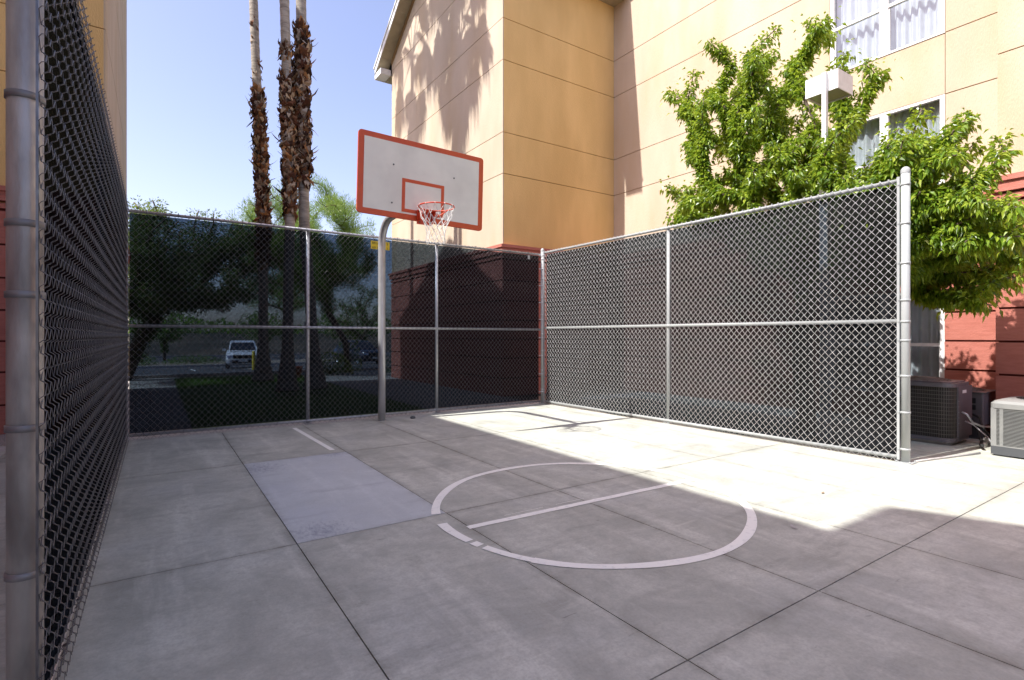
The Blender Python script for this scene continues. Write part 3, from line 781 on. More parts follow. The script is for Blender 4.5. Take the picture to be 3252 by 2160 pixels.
    # eave of the main block
    bx(sf,(10.25-eave_over,bay_y,10.40),(10.6,9.8,10.43)); bx(fa,(10.22-eave_over,bay_y,10.38),(10.25-eave_over,9.8,10.60))
    rf.prism([(mx(10.22-eave_over),bay_y,10.60),(mx(16),bay_y,10.60+2.0),(mx(16),bay_y,10.9),(mx(10.22-eave_over),bay_y,10.56)],(0,9.8-bay_y,0))
    # bay roof
    for s_ in (-1,1):
        e=3.5+.35; z=EB+3.5*SL
        rf.prism([(mx(bay_eave_x),gy,z+.05),(mx(bay_eave_x),gy+s_*e,z+.05-e*SL),(mx(bay_eave_x),gy+s_*e,z+.22-e*SL),(mx(bay_eave_x),gy,z+.22)],(mx(16)-mx(bay_eave_x),0,0))
    r_=rf.build('roof',M['roofing'],root); sf.build('soffit',M['soffit'],root); fa.build('fascia',M['white'],root)
    if right:
        for z0,z1 in wins: window(root,wy0,wy1,z0,z1)
    return root

def window(root,ya,yb,z0,z1):
    X=10.25; fr=MB()
    f=.065; d=.075
    fr.box((X+.0,ya,z0),(X+d,ya+f,z1)); fr.box((X,yb-f,z0),(X+d,yb,z1))
    fr.box((X+.002,ya+f,z1-.045),(X+d,yb-f,z1)); fr.box((X-.012,ya-.004,z0),(X+d,yb+.004,z0+.035))
    mw=.062; mc=(ya+yb)/2-.01
    fr.box((X+.004,mc-mw,z0+.035),(X+d,mc+mw,z1-.045))
    mid=(z0+z1)/2-.02
    for a,b in ((ya+f,mc-mw),(mc+mw,yb-f)):
        fr.box((X+.012,a,mid-.025),(X+d-.01,b,mid+.025))
        fr.box((X+.03,a,z0+.035),(X+d-.012,b,z0+.055))
        fr.box((X+.03,a,z0+.055),(X+d-.012,a+.018,mid-.025)); fr.box((X+.03,b-.018,z0+.055),(X+d-.012,b,mid-.025))
    w=fr.build('window',M['white'],root)
    for a,b in ((ya+f,mc-mw),(mc+mw,yb-f)):
        for c0,c1 in ((z0+.055,mid-.025),(mid+.025,z1-.045)):
            gl=MB(); gl.add([(X+.045,a,c0),(X+.045,b,c0),(X+.045,b,c1),(X+.045,a,c1)],[(0,1,2,3)]); gl.build('pane',M['glass'],w)
    # pleated curtain a hand's breadth behind the glass, darker room behind
    V=[];F=[];n=150; rr=random.Random(int(z0*10))
    ph=rr.uniform(0,6)
    for i in range(n+1):
        y=ya+f*.5+(yb-ya-f)*i/n; t=i/n
        fold=.030*math.sin(t*88+1.4*math.sin(t*9+ph))+.016*math.sin(t*37+ph)
        for z,k in ((z0,1.25),(z1,.8)): V.append((X+.185+fold*k,y,z))
    for i in range(n): F.append((2*i,2*i+2,2*i+3,2*i+1))
    link_mesh('curtain',V,F,M['curtain'],w,[True]*len(F))
    rv=MB(); rv.box((X+.31,ya-.02,z0-.02),(X+.33,yb+.02,z1+.02)); rv.box((X+d,ya-.01,z0-.01),(X+.31,ya,z1+.01)); rv.box((X+d,yb,z0-.01),(X+.31,yb+.01,z1+.01)); rv.build('reveal',M['room'],w)
    return w

building(lambda x:x, 2.27, .18, 8.95, True)
building(lambda x:6.02-x, 2.42, -.06+.25, 8.92, False)

# ------------------------------------------------------------------ lamp post
LP=thing('lamp_post','white square lamp post with box lamp head rising through the tree','lamp post',(7.62,3.69,0))
m=MB(); m.box((7.50,3.545,0),(7.61,3.655,3.95)); p_=m.build('pole',M['white'],LP)
m=MB(); m.box((7.535,3.585,3.95),(7.595,3.640,4.99)); m.build('upper_pole',M['white'],LP)
m=MB()
hx0,hx1,hy0,hy1,hz0,hz1=7.60,8.02,3.458,3.89,4.745,5.005
for a,b in (((hx0,hy0,hz0),(hx0+.012,hy1,hz1)),((hx1-.012,hy0,hz0),(hx1,hy1,hz1)),((hx0+.012,hy0,hz0),(hx1-.012,hy0+.012,hz1)),((hx0+.012,hy1-.012,hz0),(hx1-.012,hy1,hz1)),((hx0+.012,hy0+.012,hz1-.012),(hx1-.012,hy1-.012,hz1-.001))): m.box(a,b)
h_=m.build('lamp_head',M['white'],LP)
m=MB(); m.box((hx0+.03,hy0+.03,hz0+.012),(hx1-.03,hy1-.03,hz0+.02)); m.build('lens',M['lampglass'],h_)

# ------------------------------------------------------------------ air-conditioning units
def rbox_profile(x0,x1,y0,y1,r,n=6):
    P=[]
    for cx_,cy_,a0 in((x1-r,y1-r,0),(x0+r,y1-r,90),(x0+r,y0+r,180),(x1-r,y0+r,270)):
        for k in range(n+1):
            a=R(a0+90*k/n); P.append((cx_+r*math.cos(a),cy_+r*math.sin(a)))
    return P
def fan_top(m,cx_,cy_,z,rad,rise=.05,rings=9,spokes=14):
    for k in range(rings):
        r=rad*(k+1)/rings; zz=z+rise*(1-(k/rings)**2)
        m.tube([(cx_+r*math.cos(a),cy_+r*math.sin(a),zz) for a in [2*math.pi*i/28 for i in range(28)]],.0035,5,close=True)
    for i in range(spokes):
        a=2*math.pi*i/spokes
        m.tube([(cx_+rad*q*math.cos(a+.5*q),cy_+rad*q*math.sin(a+.5*q),z+rise*(1-q*q)) for q in (.1,.4,.7,1)],.004,5)
# unit 1: brown, rounded, wire-guard coil on all sides, slate service panel
A1=thing('air_conditioner','large dark brown rounded air conditioner nearest the bright end post','air conditioner',(8.75,2.86,0))
x0,x1,y0,y1=8.37,9.05,2.46,3.30
m=MB(); m.prism([(x,y,.0) for x,y in rbox_profile(x0+.04,x1-.04,y0+.04,y1-.04,.10)],(0,0,.045)); m.build('pad',M['curb'],A1)
m=MB(); m.prism([(x,y,.045) for x,y in rbox_profile(x0-.012,x1+.012,y0-.012,y1+.012,.13)],(0,0,.045)); m.build('base_pan',M['acslate'],A1)
m=MB(); m.prism([(x,y,.09) for x,y in rbox_profile(x0+.02,x1-.02,y0+.02,y1-.02,.12)],(0,0,.655)); m.build('coil',M['accoil'],A1)
m=MB(); gp_=rbox_profile(x0,x1,y0,y1,.13,8); 
for z in [.09+.655*k/13 for k in range(14)]:
    m.tube([(x,y,z) for x,y in gp_],.0028,4,close=True)
def perim(P,step):
    out=[];L=[0]
    for i in range(len(P)):
        a=Vector(P[i]);b=Vector(P[(i+1)%len(P)]);d=(b-a).length;q=0
        while q<d: out.append(a+(b-a)*(q/d)); q+=step
    return out
for q in perim(gp_,.019): m.box((q.x-.0011,q.y-.0011,.09),(q.x+.0011,q.y+.0011,.745))
m.build('wire_guard',M['acgrid'],A1)
m=MB(); m.prism([(x,y,.745) for x,y in rbox_profile(x0-.014,x1+.014,y0-.014,y1+.014,.14)],(0,0,.05)); 
m.prism([(x,y,.795) for x,y in rbox_profile(x0+.02,x1-.02,y0+.02,y1-.02,.14)],(0,0,.014)); m.build('top_cover',M['acslate'],A1)
m=MB(); fan_top(m,(x0+x1)/2,(y0+y1)/2,.812,.30,.035); m.build('fan_grille',M['acgrid'],A1)
m=MB(); m.box((x0+.16,y0-.022,.09),(x1-.02,y0-.004,.75)); m.build('service_panel',M['acslate'],A1)
m=MB(); 
for k in range(5): m.box((x0+.15,y0-.026,.28+.07*k),(x0+.18,y0-.0225,.288+.07*k))
m.build('vent_louvers',M['acgrey'],A1)
m=MB(); m.box((x0+.30,y0-.0245,.66),(x0+.44,y0-.0225,.70)); m.build('rating_label',M['white'],A1)
bd=MB(); c=Vector((x0-.006,3.045,.615)); ell=lambda a,b,xx:[(xx,c.y+a*math.cos(t),c.z+b*math.sin(t)) for t in [2*math.pi*k/28 for k in range(28)]]
bd.prism(ell(.085,.034,c.x),(-.006,0,0)); badge=bd.build('badge',M['blue'],A1)
bd=MB(); bd.tube(ell(.079,.029,c.x-.0065),.0018,5,close=True); bd.build('badge_ring',M['white'],badge)
RMX=Matrix(((0,0,-1),(-1,0,0),(0,1,0)))   # text x -> -y, text y -> z, faces -x
textmesh('Carrier',.044,'badge_lettering',M['white'],(c.x-.0068,c.y+.068,c.z-.013),RMX,badge,shear=.3)
# unit 2: small grey unit on blocks further back
A2=thing('air_conditioner','small grey boxy air conditioner partly hidden behind the brown one','air conditioner',(9.45,2.6,0))
x0,x1,y0,y1=9.22,9.86,2.37,2.98
m=MB(); m.box((x0+.05,y0+.05,0),(x1-.05,y0+.20,.20)); m.box((x0+.05,y1-.20,0),(x1-.05,y1-.05,.20)); m.build('blocks',M['acdark'],A2)
m=MB(); m.prism([(x,y,.20) for x,y in rbox_profile(x0,x1,y0,y1,.02,3)],(0,0,.42)); m.build('cabinet',M['acslate'],A2)
m=MB(); m.prism([(x,y,.62) for x,y in rbox_profile(x0-.015,x1+.015,y0-.015,y1+.015,.03,3)],(0,0,.022)); m.build('top_cover',M['acdark'],A2)
m=MB(); fan_top(m,(x0+x1)/2,(y0+y1)/2,.645,.24,.04); m.build('fan_grille',M['acgrid'],A2)
m=MB(); m.box((x0-.004,2.45,.49),(x0-.0005,2.53,.56)); m.box((x0-.004,2.45,.40),(x0-.0005,2.50,.465)); m.build('warning_labels',M['black'],A2)
# unit 3: pale louvred unit
A3=thing('air_conditioner','pale grey louvred air conditioner on a dark base at the right','air conditioner',(8.55,1.6,0))
x0,x1,y0,y1=8.155,8.95,1.20,2.03
m=MB(); m.box((x0+.0,y0,.018),(x1,y1,.115)); m.box((x0+.02,y0+.02,.0),(x0+.12,y0+.2,.018)); m.box((x0+.02,y1-.16,.0),(x0+.12,y1-.02,.018)); m.box((x1-.12,y0+.02,0),(x1-.02,y1-.02,.018)); m.build('base_pan',M['acdark'],A3)
m=MB(); m.box((x0+.03,y0+.03,.115),(x1-.03,y1-.03,.56)); m.build('coil',M['black'],A3)
m=MB()
for ax,by_ in ((x0,y0),(x0,y1-.05),(x1-.05,y0),(x1-.05,y1-.05)):
    q=MB(); q.box((ax,by_,.1155),(ax+.05,by_+.05,.5595)); q.build('corner_post',M['acgrey'],A3)
nst=3; w_=(y1-y0-.16)/nst
for k in range(nst+1): yy=y0+.06+k*w_*1.0; m.box((x0-.001,yy-.010,.116),(x0+.0125,yy+.022,.5605))
m.box((x0,y0+.05,.548),(x0+.012,y1-.05,.56)); m.box((x0,y0+.05,.115),(x0+.012,y1-.05,.128))
m.build('front_frame',M['acgrey'],A3)
m=MB()
for k in range(27):
    z=.133+k*.0155
    m.prism([(x0+.001,y0+.05,z),(x0+.014,y0+.05,z+.007),(x0+.014,y0+.05,z+.0095),(x0-.003,y0+.05,z+.0035)],(0,y1-y0-.10,0))
    if k%1==0: m.prism([(x0+.05,y1-.001,z),(x0+.05,y1-.014,z+.007),(x0+.05,y1-.014,z+.0095),(x0+.05,y1+.003,z+.0035)],(x1-x0-.1,0,0))
    m.prism([(x0+.05,y0+.001,z),(x0+.05,y0+.014,z+.007),(x0+.05,y0+.014,z+.0095),(x0+.05,y0-.003,z+.0035)],(x1-x0-.1,0,0))
m.build('louvers',M['acgrey'],A3)
m=MB()
V=[]; prof=rbox_profile(x0-.008,x1+.008,y0-.008,y1+.008,.05,4)
prof2=rbox_profile(x0+.02,x1-.02,y0+.02,y1-.02,.05,4)
prof3=rbox_profile(x0+.09,x1-.09,y0+.09,y1-.09,.12,4)
nP=len(prof); lay=[(prof,.56),(prof,.615),(prof2,.645),(prof3,.665)]
for P_,z in lay: V+=[(x,y,z) for x,y in P_]
F=[]
for l in range(3):
    for k in range(nP): j=(k+1)%nP; F.append((l*nP+k,l*nP+j,(l+1)*nP+j,(l+1)*nP+k))
F.append(tuple(3*nP+k for k in range(nP)))
m.add(V,F,False); m.build('top_cover',M['acgrey'],A3)
m=MB(); fan_top(m,(x0+x1)/2,(y0+y1)/2,.668,.27,.02,rings=12); m.build('fan_grille',M['black'],A3)
# refrigerant lines and conduit between the units
PI_=thing('refrigerant_pipes','tangle of black insulated pipes and conduit between the air conditioners','pipe',(8.9,2.3,0))
m=MB()
m.tube([(9.25,2.55,.30),(9.12,2.45,.26),(8.98,2.36,.14),(8.80,2.28,.05),(8.55,2.22,.04),(8.38,2.16,.06)],.018,8)
m.tube([(9.25,2.50,.34),(9.05,2.36,.32),(8.90,2.30,.22),(8.85,2.20,.10),(8.7,2.12,.12),(8.5,2.10,.20),(8.45,2.04,.22)],.014,8)
m.tube([(10.2,2.42,.5),(9.9,2.34,.12),(9.5,2.28,.06),(9.1,2.2,.05),(8.9,2.06,.08)],.020,8)
m.build('insulated_line',M['pipe'],PI_)
m=MB()
m.tube([(8.62,2.43,.42),(8.62,2.38,.40),(8.64,2.33,.30),(8.80,2.28,.24),(9.05,2.20,.22),(9.3,2.2,.10)],.013,8)
m.tube([(8.70,2.42,.30),(8.72,2.34,.26),(8.78,2.22,.12),(8.62,2.14,.08),(8.5,2.06,.12)],.009,8)
m.build('conduit',M['galv'],PI_)
m=MB(); m.box((8.86,2.18,.0),(9.05,2.28,.09)); m.box((8.62,2.20,0),(8.72,2.26,.05)); m.build('block',M['curb'],PI_)
cb=MB(); cb.tube([(6.98,2.38,.012),(7.3,2.31,.012),(7.7,2.22,.012),(8.12,2.12,.012)],.012,6); tag(cb.build('shadow_edge_strip',M['curb']),'thin pale strip added on the ground for the bright edge of the fence shadow','conduit')  # added pale strip, stands for the sunlit edge of the fence shadow

# ------------------------------------------------------------------ plants
def leaf_cloud(name, pos, dirs, size, mat, parent, width=.38, fold=.25, droop=.15, jit=.25):
    pos=np.asarray(pos,float); dirs=np.asarray(dirs,float); n=len(pos)
    d=dirs+np.random.normal(0,jit,(n,3)); d/=np.linalg.norm(d,axis=1)[:,None]
    r=np.random.normal(0,1,(n,3)); w=np.cross(d,r); w/=np.linalg.norm(w,axis=1)[:,None]; nn=np.cross(w,d)
    s=(np.asarray(size)*np.random.uniform(.7,1.25,n))[:,None]
    base=pos; tip=pos+d*s+np.array([0,0,-droop])*s
    mid=pos+d*s*.48-nn*s*fold*.3
    l=pos+d*s*.42+w*s*width*.5; rr=pos+d*s*.42-w*s*width*.5
    V=np.stack([base,l,tip,rr,mid],1).reshape(-1,3)
    b=(np.arange(n)*5)[:,None]
    F=np.concatenate([b+np.array([[0,4,2,1]]),b+np.array([[0,3,2,4]])],0)
    return link_np(name,V,F,mat,parent,False)

def grow(fork, tips, seedpts, seg=.22, sag=.0, up=.25):
    """joins every tip to the nearest point of the growing skeleton; returns nodes, parents"""
    nodes=[Vector(p) for p in seedpts]; par=[i-1 for i in range(len(nodes))]
    order=sorted(tips,key=lambda p:(Vector(p)-Vector(fork)).length); ends=[]
    dist=[0.0]*len(nodes)
    for i in range(1,len(nodes)): dist[i]=dist[i-1]+(nodes[i]-nodes[i-1]).length
    for t in order:
        t=Vector(t); best=None;bd=1e9
        for i,nd in enumerate(nodes):
            if i<len(seedpts)-1 and i<len(seedpts)*.6: continue
            dd=(t-nd).length*1.25+dist[i]*.45+ (.6 if nd.z>t.z+.1 else 0)*.5
            if dd<bd: bd=dd;best=i
        a=nodes[best]; L=(t-a).length; k=max(2,int(L/seg)); prev=best
        c1=a.lerp(t,.45)+Vector((0,0,up*L*.5*(1 if t.z>a.z-.3 else .4)))
        for j in range(1,k+1):
            q=j/k; p=a*(1-q)**2+c1*2*q*(1-q)+t*q*q
            p+=Vector((random.uniform(-1,1),random.uniform(-1,1),random.uniform(-1,1)))*.02*(1 if j<k else 0)
            nodes.append(p); par.append(prev); dist.append(dist[prev]+(p-nodes[prev]).length); prev=len(nodes)-1
        ends.append(prev)
    return nodes,par,ends
def limbs_mesh(nodes,par,ends,r0,rt,mat,parent,name='trunk',p=2.2,n=7):
    cnt=[0]*len(nodes)
    for e in ends:
        i=e
        while i>=0: cnt[i]+=1; i=par[i]
    mxc=max(cnt); rad=[max(rt,r0*(c/mxc)**(1/p)) for c in cnt]
    m=MB(); done=set()
    kids={}
    for i,q in enumerate(par): kids.setdefault(q,[]).append(i)
    starts=[0]
    while starts:
        s_=starts.pop(); path=[s_] if par[s_]<0 else [par[s_],s_]; i=s_
        while i in kids:
            ks=sorted(kids[i],key=lambda k:-cnt[k]); 
            for k in ks[1:]: starts.append(k)
            i=ks[0]; path.append(i)
        if len(path)>1:
            rr=[rad[k] for k in path]
            if par[s_]>=0: rr[0]=min(rad[path[0]],rr[1]*1.15)
            m.tube([nodes[k] for k in path],rr,n if rr[0]>.02 else 5)
    return m.build(name,mat,parent)
def sleeve(nodes,par,ends,length,per_m,spread):
    """leaf positions and directions along the outer stretch of every branch"""
    P=[];D=[]
    for e in ends:
        i=e; left=length*random.uniform(.75,1.2)
        while par[i]>=0 and left>0:
            a=nodes[par[i]];b=nodes[i];d=b-a;L=d.length
            if L<1e-4: i=par[i]; continue
            dn=d/L
            k=np.random.poisson(per_m*L)
            for _ in range(k):
                q=random.random(); c=a+d*q
                ax=Vector((random.gauss(0,1),random.gauss(0,1),random.gauss(0,1))); ax-=dn*ax.dot(dn)
                if ax.length<.01: continue
                ax.normalize()
                P.append(tuple(c+ax*random.uniform(.005,spread)))
                D.append(tuple(ax*.75+dn*.45+Vector((0,0,-.42))))
            left-=L; i=par[i]
    return P,D
